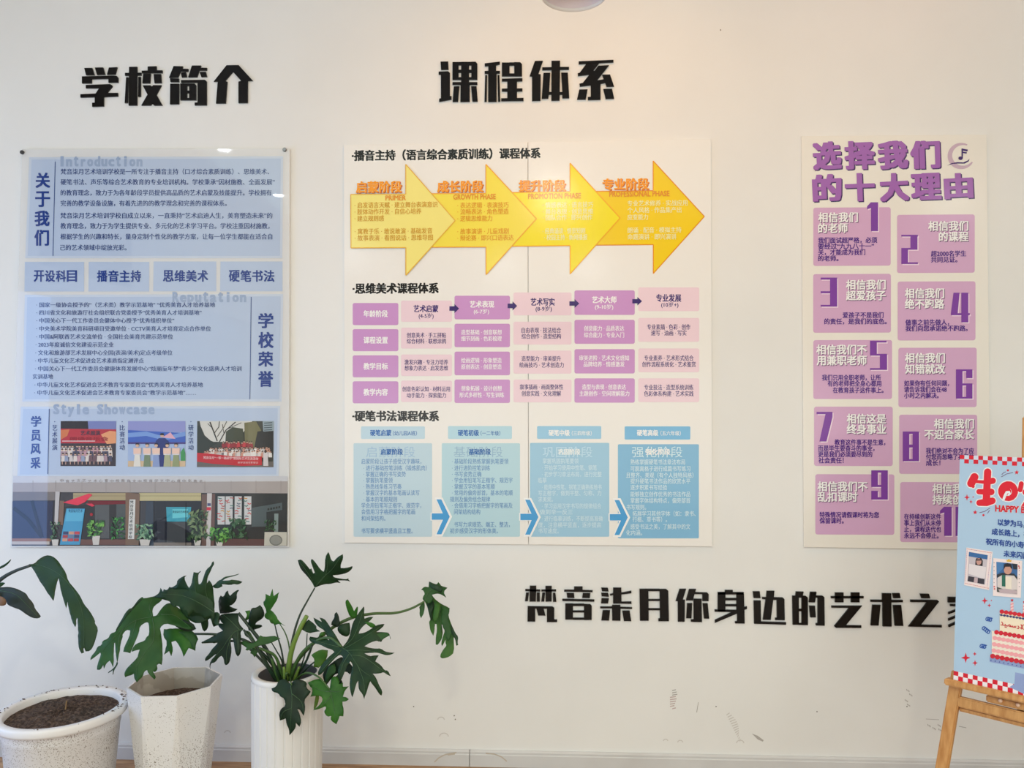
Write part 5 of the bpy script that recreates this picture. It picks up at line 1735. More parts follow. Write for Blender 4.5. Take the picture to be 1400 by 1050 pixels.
def leaf_mat(name, c1_, c2_, rough=0.38):
    m = principled(name, c1_, rough + 0.10, 0.52, spec=0.28, noise=(22, c2_, 0.35, 0.7), bump=(45, 0.12, 0.003))
    b = m.node_tree.nodes['Principled BSDF']
    return m


L_DARK = leaf_mat('dark_green_leaf', (30, 66, 36), (46, 88, 46))
L_MID = leaf_mat('mid_green_leaf', (48, 100, 44), (64, 120, 56))
L_GREY = leaf_mat('bluish_green_leaf', (44, 80, 54), (60, 100, 62))
L_BRIGHT = leaf_mat('bright_green_leaf', (50, 122, 36), (82, 152, 52))
L_DEEP = leaf_mat('deep_green_leaf', (20, 50, 32), (32, 68, 40))
L_YEL = leaf_mat('yellowing_green_leaf', (72, 132, 40), (132, 160, 60))
L_TIP = leaf_mat('fresh_green_leaf', (62, 122, 46), (92, 148, 58))
M_VEIN = principled('pale_leaf_vein', (66, 98, 64), 0.5)
M_PETL = principled('pale_green_stalk', (112, 142, 62), 0.45)
M_PETD = principled('dark_green_stalk', (30, 52, 36), 0.45)
M_PETM = principled('green_stalk', (66, 98, 48), 0.45)


DB = 0.48
SET = 0.12          # how much further from the wall the plants stand than first measured


def leaf(name, pts, D, tilt, mat, parent, curl=0.0, veins=(), step=5.0, thick=0.0011, ripple=0.004, seed=0, fold=None):
    """blade with a traced outline, bent in depth: D distance from the wall at its middle, tilt (per 100 px in x, y)"""
    out_ = []
    for i in range(len(pts)):          # round the shallow corners, keep the tips and the notches sharp
        a, b, c = Vector(pts[i - 1]), Vector(pts[i]), Vector(pts[(i + 1) % len(pts)])
        u_, w_ = a - b, c - b
        if u_.length < 1e-6 or w_.length < 1e-6:
            continue
        if u_.normalized().dot(w_.normalized()) < -0.3:
            out_ += [tuple(b + u_ * 0.25), tuple(b + w_ * 0.25)]
        else:
            out_.append(tuple(b))
    rr2 = random.Random(seed * 7 + 1)
    pts = []
    for i in range(len(out_)):         # slightly wavy margins
        a, b = Vector(out_[i]), Vector(out_[(i + 1) % len(out_)])
        pts.append(tuple(a))
        L_ = (b - a).length
        if L_ > 5.0:
            k_ = int(L_ // 4)
            for q_ in range(1, k_):
                m_ = a + (b - a) * (q_ / k_)
                nn_ = Vector((-(b - a).y, (b - a).x)) / L_
                pts.append(tuple(m_ + nn_ * rr2.uniform(-0.55, 0.55)))
    xs, ys = [p[0] for p in pts], [p[1] for p in pts]
    mx_, my_ = (min(xs) + max(xs)) / 2, (min(ys) + max(ys)) / 2
    ext = max(max(xs) - min(xs), max(ys) - min(ys)) / 2

    def depth(x, y):
        dx, dy = (x - mx_) / 100, (y - my_) / 100
        d = D + tilt[0] * dx + tilt[1] * dy
        d -= curl * ((x - mx_) ** 2 + (y - my_) ** 2) / ext ** 2
        d += ripple * math.sin(x * 0.13 + seed) * math.cos(y * 0.11 + seed * 2)
        if fold:        # midrib fold: (xa, ya, xb, yb, amount)
            xa, ya, xb, yb, am = fold
            L = math.hypot(xb - xa, yb - ya)
            dist = abs((x - xa) * (yb - ya) - (y - ya) * (xb - xa)) / L
            d += am * min(1.0, dist / (ext * 0.5))
        return max(0.012, d + SET)

    P = [Vector((x, y)) for x, y in pts]
    n = len(P)
    edges = [(i, (i + 1) % n) for i in range(n)]
    grid = []
    y = min(ys) + step / 2
    r_ = 0
    while y < max(ys):
        x = min(xs) + step / 2 + (step / 2 if r_ % 2 else 0)
        while x < max(xs):
            grid.append(Vector((x, y)))
            x += step
        y += step * 0.87
        r_ += 1
    V2, E2, F2, *_ = delaunay_2d_cdt(P + grid, edges, [], 0, 0.0005)

    def inside(x, y):
        c_ = False
        j = n - 1
        for i in range(n):
            if ((P[i].y > y) != (P[j].y > y)) and (x < (P[j].x - P[i].x) * (y - P[i].y) / (P[j].y - P[i].y) + P[i].x):
                c_ = not c_
            j = i
        return c_

    F2 = [f for f in F2 if inside(sum(V2[i].x for i in f) / 3, sum(V2[i].y for i in f) / 3)]
    used = sorted({i for f in F2 for i in f})
    mp_ = {o_: k for k, o_ in enumerate(used)}
    V = [at(V2[i].x, V2[i].y, depth(V2[i].x, V2[i].y)) for i in used]
    Fc = [[mp_[i] for i in f] for f in F2]
    mats = [mat]
    me = bpy.data.meshes.new(name)
    off = ORG[parent.name]
    me.from_pydata([v - off for v in V], [], Fc)
    bm = bmesh.new()
    bm.from_mesh(me)
    bmesh.ops.recalc_face_normals(bm, faces=bm.faces)
    s_ = sum(f.normal.y * f.calc_area() for f in bm.faces)
    if s_ > 0:
        bmesh.ops.reverse_faces(bm, faces=bm.faces)
    for f in bm.faces:
        f.smooth = True
    bm.to_mesh(me)
    bm.free()
    me.materials.append(mat)
    o = bpy.data.objects.new(name, me)
    COL.objects.link(o)
    o.parent = parent
    ORG[o.name] = off
    md = o.modifiers.new('thickness', 'SOLIDIFY')
    md.thickness = thick
    md.offset = -1
    if veins:
        VV, VF = [], []
        for vp in veins:
            w0, w1 = 0.0009, 0.0003
            sp_ = smooth_path([Vector((x, y, 0)) for x, y in vp], 4)
            pts3 = [at(q_.x, q_.y, depth(q_.x, q_.y) + 0.0006) for q_ in sp_]
            v_, f_ = tube(pts3, [w0 + (w1 - w0) * i / (len(pts3) - 1) for i in range(len(pts3))], 5)
            b_ = len(VV)
            VV += v_
            VF += [[b_ + i for i in q_] for q_ in f_]
        obj('vein', VV, VF, M_VEIN, o, smooth=True)
    return o


def petiole(pts, rad, mat, parent):
    """pts: (px, py, distance from the wall)"""
    P = smooth_path([at(x, y, d if d in (D3, DB) else d + SET) for x, y, d in pts], 6)
    n = len(P)
    rs_ = [rad[0] + (rad[1] - rad[0]) * i / (n - 1) for i in range(n)] if isinstance(rad, tuple) else rad
    v_, f_ = tube(P, rs_, 8)
    return obj('petiole', v_, f_, mat, parent, smooth=True)


plant = thing('philodendron', (c3.x, -D3, Z3 - 0.05), 'split-leaf green plant with long stalks, growing from the fluted white pot', 'plant')
X5, X8a, X8b = tf(120, 740, 5.0), tf(240, 760, 8.75), tf(260, 820, 8.75)
X8c, X8d, X8e, X8f = tf(400, 750, 8.75), tf(400, 840, 8.75), tf(350, 900, 8.75), tf(530, 780, 8.75)
leaf('leaf', X8a([(450, 700), (470, 600), (455, 480), (450, 380), (430, 330), (400, 290), (375, 330), (380, 260), (410, 200), (440, 130), (462, 100), (455, 65), (435, 75), (425, 115), (370, 160), (345, 220), (320, 300), (300, 335), (275, 340), (268, 280), (272, 215), (300, 190), (295, 180), (270, 205), (215, 195), (205, 250), (190, 340), (160, 385), (130, 340), (100, 265), (130, 235), (85, 245), (20, 290), (15, 340), (0, 350), (-30, 372), (-60, 380), (-75, 372), (-90, 398), (-115, 412), (-140, 400), (-155, 430), (-180, 385), (-195, 440), (-230, 470), (-270, 490), (-180, 480), (-100, 470), (0, 470), (60, 478), (120, 500), (160, 560), (215, 595), (225, 620), (190, 650), (170, 720), (220, 760), (280, 770), (300, 790), (320, 880), (345, 905), (380, 880), (395, 820), (385, 760), (400, 740), (425, 760), (440, 820), (455, 850), (500, 830), (530, 790), (530, 700)]),
     0.42, (0.05, -0.05), L_DARK, plant, 0.02, [X8a([(430, 710), (330, 610), (220, 510), (130, 440)]), X8a([(430, 710), (400, 560), (360, 400), (400, 180)]), X8a([(400, 690), (300, 560), (240, 420), (235, 250)])], seed=1)
leaf('leaf', X8a([(440, 360), (520, 290), (545, 285), (580, 250), (680, 235), (760, 212), (755, 224), (680, 247), (600, 267), (560, 297), (640, 295), (680, 282), (800, 310), (780, 330), (740, 345), (700, 335), (660, 350), (550, 340), (560, 365), (510, 390), (460, 385)]), 0.44, (0.03, 0), L_GREY, plant, 0.01, seed=2, step=4)
leaf('leaf', X5([(520, 600), (600, 596), (700, 600), (760, 660), (740, 700), (735, 750), (722, 742), (690, 730), (655, 790), (640, 740), (600, 680), (570, 690), (582, 740), (570, 785), (555, 750), (520, 775), (545, 690), (515, 650)]), 0.40, (0.0, 0.06), L_BRIGHT, plant, 0.01, seed=3)
leaf('leaf', X5([(440, 385), (470, 368), (500, 345), (515, 352), (545, 335), (570, 320), (590, 330), (640, 325), (700, 330), (770, 335), (850, 390), (872, 500), (860, 560), (840, 510), (800, 535), (770, 500), (720, 480), (690, 520), (660, 470), (610, 440), (590, 452), (565, 425), (560, 410), (520, 400), (480, 388)]), 0.435, (0.0, 0.02), L_DARK, plant, 0.01, [X5([(870, 490), (760, 420), (640, 370), (500, 360)])], seed=70)
leaf('leaf', X5([(850, 500), (880, 480), (905, 500), (890, 540), (900, 570), (880, 578), (862, 560), (840, 540)]), 0.425, (0.0, 0.03), L_GREY, plant, 0.0, seed=71, step=3)
leaf('leaf', X5([(470, 372), (385, 392), (372, 380), (360, 388), (345, 400), (300, 460), (285, 458), (255, 490), (235, 530), (200, 590), (190, 620), (155, 630), (140, 665), (100, 680), (95, 710), (65, 720), (55, 750), (20, 790), (18, 812), (50, 790), (85, 760), (90, 775), (65, 845), (62, 878), (85, 880), (105, 845), (110, 870), (125, 835), (150, 815), (172, 860), (175, 830), (178, 700), (185, 690), (190, 760), (200, 830), (207, 800), (225, 690), (240, 650), (235, 640), (262, 605), (290, 610), (285, 650), (250, 720), (242, 755), (290, 765), (300, 740), (330, 670), (350, 620), (355, 580), (400, 550), (418, 560), (420, 640), (400, 660), (390, 680), (330, 700), (305, 730), (300, 755), (355, 740), (345, 770), (340, 795), (295, 840), (265, 870), (248, 905), (255, 930), (315, 905), (318, 940), (335, 965), (375, 925), (385, 890), (405, 880), (415, 905), (455, 945), (468, 930), (445, 890), (460, 895), (478, 875), (470, 845), (485, 835), (505, 845), (512, 800), (510, 700), (500, 620), (492, 590), (530, 560), (590, 575), (640, 590), (700, 605), (720, 590), (690, 530), (640, 470), (600, 440), (565, 420), (530, 430), (495, 470), (470, 510), (447, 515), (440, 470), (455, 440), (500, 410), (512, 390)]),
     0.47, (-0.02, 0.10), L_MID, plant, 0.03, [X5([(490, 505), (420, 520), (330, 540), (240, 600), (150, 690), (100, 750)]), X5([(440, 520), (455, 620), (440, 700), (390, 760), (340, 850), (330, 930)]), X5([(500, 500), (600, 510), (700, 590)]), X5([(440, 515), (420, 450), (440, 400)]), X5([(330, 545), (310, 620), (270, 720)]), X5([(240, 600), (215, 660), (200, 780)])], seed=4)
leaf('leaf', X5([(235, 528), (262, 488), (288, 458), (300, 462), (345, 402), (360, 390), (374, 398), (340, 430), (305, 470), (270, 510), (240, 550), (205, 600), (196, 616), (190, 610), (200, 588)]), 0.485, (0, 0.05), L_DARK, plant, 0.0, seed=11, step=4)
leaf('tendril', X5([(198, 825), (206, 830), (200, 850), (188, 866), (178, 885), (174, 910), (170, 912), (172, 880), (150, 895), (138, 902), (140, 893), (165, 878), (190, 850)]), 0.50, (0, 0.05), L_DARK, plant, 0.0, seed=12, step=3)
leaf('leaf', X8a([(530, 690), (510, 560), (520, 500), (540, 475), (555, 490), (580, 480), (600, 430), (625, 415), (630, 450), (650, 480), (690, 440), (740, 405), (760, 410), (730, 450), (735, 520), (690, 580), (640, 600), (740, 640), (700, 670), (600, 690)]), 0.40, (0.08, -0.06), L_DEEP, plant, 0.01, seed=5)
leaf('leaf', X8b([(570, 160), (580, 280), (640, 350), (600, 385), (610, 440), (600, 480), (615, 560), (600, 650), (570, 680), (545, 650), (530, 580), (520, 500), (500, 440), (480, 500), (495, 600), (480, 700), (465, 760), (430, 785), (410, 770), (400, 700), (375, 670), (340, 690), (300, 750), (250, 760), (236, 800), (240, 830), (230, 790), (240, 740), (310, 650), (290, 660), (220, 720), (180, 735), (175, 700), (230, 640), (260, 590), (310, 540), (330, 510), (280, 525), (260, 505), (180, 512), (130, 515), (250, 450), (320, 400), (390, 370), (330, 310), (345, 280), (390, 285), (360, 250), (345, 200), (380, 170), (480, 160)]),
     0.43, (0.03, 0.05), L_DEEP, plant, 0.02, [X8b([(640, 352), (540, 380), (450, 480), (370, 600), (250, 720)]), X8b([(600, 370), (480, 250), (400, 180)]), X8b([(570, 380), (570, 500), (575, 640)]), X8b([(500, 430), (440, 600), (435, 760)])], seed=6)
leaf('leaf', X8b([(700, 370), (690, 330), (700, 220), (720, 130), (740, 95), (790, 95), (835, 62), (870, 100), (895, 180), (860, 230), (790, 270), (780, 300), (850, 300), (862, 318), (830, 340), (790, 350), (730, 370)]), 0.41, (-0.05, -0.05), L_DEEP, plant, 0.01, seed=7)
leaf('leaf', X8b([(648, 362), (700, 375), (702, 430), (682, 452), (645, 415)]), 0.42, (0, 0.03), L_DARK, plant, 0.0, seed=8, step=3)
leaf('leaf', X5([(1225, 480), (1195, 420), (1215, 400), (1215, 360), (1245, 375), (1262, 325), (1270, 375), (1308, 348), (1295, 400), (1275, 430), (1250, 470), (1290, 510), (1300, 540), (1350, 580), (1310, 562), (1275, 575), (1260, 545), (1215, 530), (1205, 505)]), 0.34, (0.02, 0.03), L_BRIGHT, plant, 0.0, seed=9, step=4)
leaf('leaf', X8b([(610, 500), (660, 490), (730, 530), (800, 490), (820, 450), (840, 425), (880, 445), (1010, 430), (1030, 440), (1080, 465), (1040, 480), (960, 520), (850, 545), (760, 570), (690, 610), (660, 600), (680, 570), (650, 555), (620, 530)]), 0.42, (-0.02, 0.1), L_MID, plant, 0.0, seed=10, step=4)
leaf('leaf', X8c([(265, 470), (230, 400), (165, 320), (100, 250), (75, 190), (62, 140), (100, 130), (150, 180), (205, 250), (222, 240), (245, 300), (265, 290), (240, 220), (215, 150), (228, 125), (260, 150), (330, 250), (370, 280), (385, 240), (390, 100), (425, 42), (440, 70), (460, 140), (490, 155), (540, 100), (600, 68), (605, 120), (575, 190), (575, 235), (640, 235), (715, 212), (715, 240), (660, 290), (560, 315), (480, 320), (490, 345), (560, 360), (640, 370), (668, 358), (665, 372), (690, 395), (650, 382), (540, 382), (572, 412), (520, 405), (450, 425), (390, 425), (320, 445)]),
     0.30, (0.06, -0.10), L_DARK, plant, 0.01, [X8c([(265, 468), (360, 350), (470, 250), (580, 90)]), X8c([(290, 440), (400, 300), (425, 80)]), X8c([(265, 460), (200, 320), (80, 150)])], seed=13)
leaf('leaf', X8d([(560, 120), (680, 100), (695, 230), (640, 270), (570, 240), (530, 180)]), 0.39, (0.02, 0.03), L_DEEP, plant, 0.0, seed=14)
leaf('leaf', X8d([(360, 700), (420, 620), (520, 540), (600, 500), (700, 600), (720, 640), (690, 720), (640, 680), (560, 700), (500, 720), (440, 800), (400, 850), (365, 770)]), 0.40, (0.02, 0.05), L_DEEP, plant, 0.0, seed=15)
leaf('leaf', X8d([(240, 470), (330, 420), (420, 430), (415, 520), (330, 640), (250, 630), (265, 540), (225, 490)]), 0.41, (0.04, 0.02), L_YEL, plant, 0.0, seed=16)
leaf('leaf', X8c([(690, 830), (640, 700), (630, 625), (660, 610), (710, 690), (735, 750), (770, 695), (785, 710), (760, 830)]), 0.37, (0, -0.05), L_BRIGHT, plant, 0.0, seed=17, step=4)
leaf('leaf', X8c([(460, 910), (470, 870), (500, 830), (500, 780), (525, 760), (550, 800), (560, 860), (570, 900), (540, 940)]), 0.38, (0, 0.0), L_DEEP, plant, 0.0, seed=18, step=4)
leaf('leaf', X8c([(190, 1015), (95, 960), (122, 935), (120, 910), (190, 850), (245, 890), (285, 930), (280, 960), (330, 990), (260, 1000)]), 0.37, (0.02, 0.04), L_DARK, plant, 0.0, seed=19, step=4)
for PT_, mt_, dd_, tl_, sd_ in (
        (X8d([(870, 600), (960, 620), (1040, 660), (1090, 690), (1050, 706), (960, 712), (900, 670)]), L_DEEP, 0.43, (0.02, 0.06), 51),
        (X8d([(540, 170), (600, 110), (680, 100), (690, 180), (680, 250), (640, 270), (600, 250)]), L_DARK, 0.40, (0.02, 0.03), 52),
        (X8d([(430, 620), (500, 590), (520, 650), (510, 700), (470, 730), (430, 790), (400, 830), (385, 760), (410, 690)]), L_MID, 0.42, (0.0, 0.05), 53),
        (X8d([(460, 880), (500, 760), (540, 720), (590, 790), (600, 830), (560, 860), (540, 830)]), L_DARK, 0.44, (0.0, 0.05), 54),
        (X8d([(330, 215), (385, 205), (390, 260), (350, 265), (310, 270)]), L_TIP, 0.395, (0.0, 0.0), 55),
        (X8d([(910, 290), (970, 255), (1060, 215), (1130, 215), (1160, 250), (1080, 295), (1040, 330), (1000, 310), (930, 330)]), L_MID, 0.44, (0.02, 0.06), 56),
        (X5([(385, 690), (400, 655), (420, 640), (440, 600), (470, 640), (460, 690), (420, 720), (360, 730), (310, 735), (325, 705)]), L_BRIGHT, 0.455, (0.0, 0.08), 57),
        (X5([(465, 780), (500, 690), (512, 760), (505, 845), (487, 835), (470, 848), (450, 830)]), L_MID, 0.455, (0.0, 0.08), 58),
        (X5([(560, 540), (640, 530), (720, 560), (740, 600), (700, 620), (620, 600)]), L_DEEP, 0.41, (0.0, 0.04), 59),
        (X5([(680, 430), (740, 420), (800, 440), (860, 480), (850, 520), (780, 560), (720, 560), (640, 490), (620, 440)]), L_DARK, 0.40, (0.0, 0.04), 60),
        (X5([(620, 620), (700, 610), (756, 660), (738, 700), (735, 748), (712, 735), (700, 680)]), L_MID, 0.41, (0.0, 0.06), 61),
        (X8b([(730, 540), (790, 560), (830, 590), (800, 640), (770, 690), (745, 650), (715, 640), (740, 600)]), L_MID, 0.40, (0.0, 0.05), 62),
        (X8a([(830, 660), (890, 650), (900, 700), (870, 770), (820, 770), (860, 710)]), L_BRIGHT, 0.39, (0.0, 0.0), 63),
        (X8b([(890, 190), (1000, 190), (1030, 250), (1000, 290), (960, 280), (940, 220)]), L_TIP, 0.345, (0.0, 0.0), 64)):
    leaf('leaf', PT_, dd_, tl_, mt_, plant, 0.005, seed=sd_, step=4)
leaf('leaf', X8d([(860, 90), (930, 92), (985, 120), (1000, 150), (950, 165), (900, 130)]), 0.41, (0, 0.0), L_BRIGHT, plant, 0.0, seed=25, step=4)
leaf('leaf', X8d([(600, 385), (560, 330), (510, 240), (460, 170), (410, 90), (375, 50), (320, 38), (350, 90), (290, 60), (250, 38), (265, 95), (310, 150), (380, 190), (410, 260), (440, 310), (380, 275), (300, 280), (210, 265), (195, 300), (230, 340), (330, 360), (400, 400), (470, 420), (500, 450), (440, 500), (380, 560), (330, 630), (300, 700), (310, 730), (350, 710), (420, 620), (500, 530), (560, 480), (600, 500), (600, 540), (570, 590), (545, 650), (540, 740), (555, 800), (580, 790), (610, 720), (650, 620), (690, 560), (720, 600), (710, 650), (690, 750), (680, 850), (700, 960), (715, 990), (735, 930), (760, 830), (785, 790), (790, 900), (835, 950), (858, 1015), (890, 920), (915, 830), (930, 800), (990, 880), (1040, 960), (1065, 970), (1075, 920), (1030, 840), (1000, 760), (960, 710), (1050, 705), (1090, 690), (1130, 720), (1175, 740), (1140, 670), (1100, 670), (1060, 610), (990, 560), (1030, 490), (980, 490), (920, 500), (860, 465), (930, 460), (1000, 455), (1060, 470), (1120, 490), (1180, 480), (1220, 458), (1150, 455), (1100, 440), (1050, 405), (1000, 410), (920, 400), (860, 380), (930, 335), (1020, 310), (1060, 330), (1080, 295), (1160, 250), (1170, 295), (1175, 290), (1155, 225), (1130, 215), (1060, 210), (1000, 210), (1080, 150), (1100, 115), (1070, 115), (1000, 130), (930, 180), (860, 220), (790, 230), (800, 190), (850, 130), (920, 80), (965, 30), (920, 30), (860, 50), (855, 0), (860, -80), (850, -95), (800, -30), (760, 30), (720, 100), (700, 180), (680, 270), (640, 340)]),
     0.46, (0.03, 0.10), L_DARK, plant, 0.03, [X8d([(570, 385), (680, 460), (800, 640), (930, 740)]), X8d([(600, 400), (740, 250), (850, -60)]), X8d([(620, 410), (760, 330), (1080, 130)]), X8d([(640, 430), (850, 430), (1180, 470)]), X8d([(700, 485), (850, 510), (1050, 650), (1150, 720)]), X8d([(560, 390), (450, 270), (290, 80)]), X8d([(580, 430), (450, 560), (330, 690)]), X8d([(680, 470), (600, 600), (560, 770)]), X8d([(780, 610), (850, 800), (858, 980)]), X8d([(560, 390), (400, 350), (220, 300)])], seed=20)
leaf('leaf', X8f([(440, 370), (415, 340), (430, 300), (445, 280), (425, 235), (400, 230), (440, 190), (490, 200), (495, 130), (560, 160), (590, 165), (605, 138), (625, 160), (640, 185), (715, 205), (665, 255), (700, 325), (640, 285), (590, 275), (530, 290), (560, 340), (500, 400)]), 0.26, (0.03, 0.08), L_MID, plant, 0.0, [X8f([(440, 365), (500, 250), (600, 210), (690, 205)])], seed=21, step=4)
leaf('leaf', X8f([(440, 370), (480, 320), (540, 310), (570, 345), (640, 400), (740, 445), (735, 500), (725, 540), (760, 640), (810, 750), (845, 790), (835, 860), (842, 890), (820, 900), (808, 815), (790, 800), (795, 980), (740, 1030), (680, 1050), (640, 1050), (625, 1020), (660, 950), (705, 900), (692, 870), (690, 830), (668, 880), (650, 905), (640, 870), (660, 790), (685, 720), (660, 680), (655, 650), (640, 640), (640, 720), (655, 790), (640, 830), (600, 890), (575, 885), (575, 800), (590, 720), (585, 640), (562, 640), (560, 720), (545, 780), (510, 720), (500, 650), (495, 610), (515, 590), (490, 500), (470, 420)]), 0.27, (0.02, 0.10), L_TIP, plant, 0.01,
     [X8f([(440, 370), (560, 400), (680, 560), (740, 800), (740, 1000)]), X8f([(560, 400), (570, 600), (545, 760)]), X8f([(620, 470), (640, 700), (600, 870)])], seed=22, step=4)
for PT_, mt_, dd_, sd_ in (
        ([(480, 330), (545, 350), (560, 430), (535, 500), (540, 590), (515, 600), (495, 520), (470, 420)], L_DARK, 0.255, 41),
        ([(560, 360), (630, 400), (625, 470), (600, 560), (570, 620), (545, 615), (540, 540), (560, 450)], L_TIP, 0.285, 42),
        ([(600, 480), (640, 500), (640, 600), (655, 700), (660, 760), (640, 820), (600, 890), (575, 885), (575, 800), (600, 700), (590, 600)], L_TIP, 0.262, 43),
        ([(640, 420), (740, 448), (738, 500), (720, 550), (750, 640), (765, 740), (745, 830), (720, 845), (690, 790), (690, 720), (655, 660), (640, 560)], L_MID, 0.30, 44),
        ([(730, 590), (770, 660), (810, 750), (845, 790), (835, 860), (842, 890), (820, 900), (808, 815), (775, 770), (745, 690)], L_GREY, 0.285, 45),
        ([(495, 135), (560, 160), (640, 185), (660, 225), (640, 270), (560, 230), (510, 205)], L_GREY, 0.29, 46)):
    leaf('leaf', X8f(PT_), dd_, (0.0, 0.10), mt_, plant, 0.006, seed=sd_, step=4)
leaf('leaf', X8f([(440, 375), (440, 500), (400, 570), (380, 530), (385, 470), (375, 430)]), 0.27, (0, 0.05), L_MID, plant, 0.0, seed=23, step=4)
leaf('leaf', X8e([(420, 320), (440, 270), (480, 250), (560, 260), (610, 290), (600, 350), (655, 400), (620, 450), (575, 500), (590, 600), (570, 690), (545, 650), (520, 610), (495, 610), (520, 660), (545, 760), (520, 820), (500, 800), (475, 770), (475, 830), (440, 880), (400, 922), (395, 850), (365, 790), (355, 720), (285, 745), (275, 660), (300, 600), (355, 570), (340, 480), (290, 460), (270, 420), (195, 400), (185, 362), (240, 340), (270, 270), (340, 240), (390, 280)]),
     0.50, (0.0, 0.03), L_DEEP, plant, 0.01, [X8e([(415, 315), (430, 480), (420, 650), (410, 880)]), X8e([(425, 420), (540, 520), (570, 660)]), X8e([(420, 600), (330, 640), (290, 730)])], seed=24)
leaf('leaf', X8e([(880, 370), (840, 320), (790, 240), (700, 255), (620, 290), (640, 330), (680, 370), (650, 460), (700, 450), (780, 450), (800, 500), (760, 560), (680, 625), (760, 605), (830, 575), (840, 600), (810, 640), (850, 700), (900, 690), (890, 740), (960, 790), (985, 740), (1000, 690), (1045, 695), (1050, 620), (1035, 520), (1080, 515), (1110, 490), (1080, 465), (1040, 460), (1060, 390), (1110, 335), (1040, 340), (1040, 290), (990, 310), (1010, 250), (950, 210), (900, 230), (890, 310)]),
     0.47, (-0.02, 0.05), L_BRIGHT, plant, 0.01, [X8e([(880, 370), (920, 520), (940, 640), (955, 770)]), X8e([(890, 400), (760, 380), (640, 300)]), X8e([(900, 450), (820, 540), (700, 615)]), X8e([(890, 390), (980, 400), (1090, 345)])], seed=26)
leaf('leaf', X8e([(715, 440), (752, 445), (745, 540), (700, 615), (688, 600), (700, 520)]), 0.455, (0, 0.02), L_YEL, plant, 0.0, seed=27, step=3)

RT = (392, 936, D3)         # crown in the pot
petiole([(266, 866.5, 0.42), (300, 868, 0.42), (340, 878, 0.41), (372, 908, 0.385), (386, 938, D3)], (0.003, 0.0048), M_PETD, plant)
petiole([(276, 878.5, 0.40), (300, 877.5, 0.39), (330, 879, 0.38), (362, 908, 0.37), (384, 938, D3)], (0.0026, 0.004), M_PETD, plant)
petiole([(326, 838, 0.40), (345, 862, 0.40), (364, 888, 0.395), (380, 922, 0.38), (388, 940, D3)], (0.004, 0.0075), M_PETD, plant)
petiole([(333, 861, 0.42), (348, 880, 0.42), (363, 905, 0.405), (380, 934, 0.375)], (0.003, 0.0065), M_PETD, plant)
petiole([(340, 864, 0.40), (356, 892, 0.40), (370, 918, 0.39), (384, 940, D3)], (0.003, 0.006), M_PETM, plant)
petiole([(345, 884, 0.42), (362, 889, 0.41), (378, 900, 0.39), (388, 936, D3)], (0.003, 0.005), M_PETM, plant)
petiole([(430.3, 804, 0.30), (420, 822, 0.31), (408, 846, 0.325), (398, 884, 0.345), (392, 938, D3)], (0.0022, 0.0042), M_PETD, plant)
petiole([(419.5, 842, 0.375), (409, 862, 0.375), (398, 892, 0.37), (391, 940, D3)], (0.0062, 0.0085), M_PETL, plant)
petiole([(467, 884, 0.465), (450, 872, 0.43), (430, 878, 0.40), (408, 900, 0.375), (394, 940, D3)], (0.003, 0.0055), M_PETM, plant)
petiole([(580, 822.5, 0.272), (562, 832, 0.285), (540, 838, 0.30), (510, 839, 0.325), (480, 845, 0.345), (452, 860, 0.36), (424, 884, 0.365), (404, 908, 0.365), (393, 940, D3)], (0.0030, 0.0060), M_PETM, plant)
petiole([(374, 846, 0.34), (379, 868, 0.34), (386, 895, 0.345), (391, 940, D3)], (0.0016, 0.003), M_PETD, plant)
petiole([(382, 852, 0.34), (391, 868, 0.345), (396, 890, 0.35), (398, 938, D3)], (0.0014, 0.0026), M_PETM, plant)
petiole([(371, 878, 0.42), (378, 890, 0.39), (386, 906, 0.37), (391, 938, D3)], (0.0014, 0.0026), M_PETD, plant)
petiole([(420, 866, 0.37), (418, 890, 0.37), (410, 915, 0.365), (398, 940, D3)], (0.0014, 0.003), M_PETD, plant)
petiole([(427, 882, 0.40), (418, 905, 0.385), (404, 926, 0.365), (396, 942, D3)], (0.003, 0.005), M_PETD, plant)
petiole([(446, 898, 0.41), (430, 905, 0.395), (412, 922, 0.37), (398, 942, D3)], (0.0018, 0.003), M_PETD, plant)
petiole([(398.5, 936, 0.50), (396, 926, 0.48), (392, 920, 0.44), (391, 930, 0.39), (391, 944, D3)], (0.0022, 0.0035), M_PETM, plant)
petiole([(450.5, 942, 0.47), (436, 926, 0.45), (420, 920, 0.42), (406, 928, 0.385), (396, 944, D3)], (0.0022, 0.0035), M_PETM, plant)
for (x, y, d, u, w, e, m) in ((384, 942, 0.372, 371, 900, 0.395, M_PETM), (398, 942, 0.372, 409, 912, 0.385, M_PETL), (391, 946, 0.39, 388, 912, 0.40, M_PETL)):
    petiole([(u, w, e), ((u + x) / 2, (w + y) / 2, (d + e) / 2), (x, y, d)], (0.0035, 0.007), m, plant)

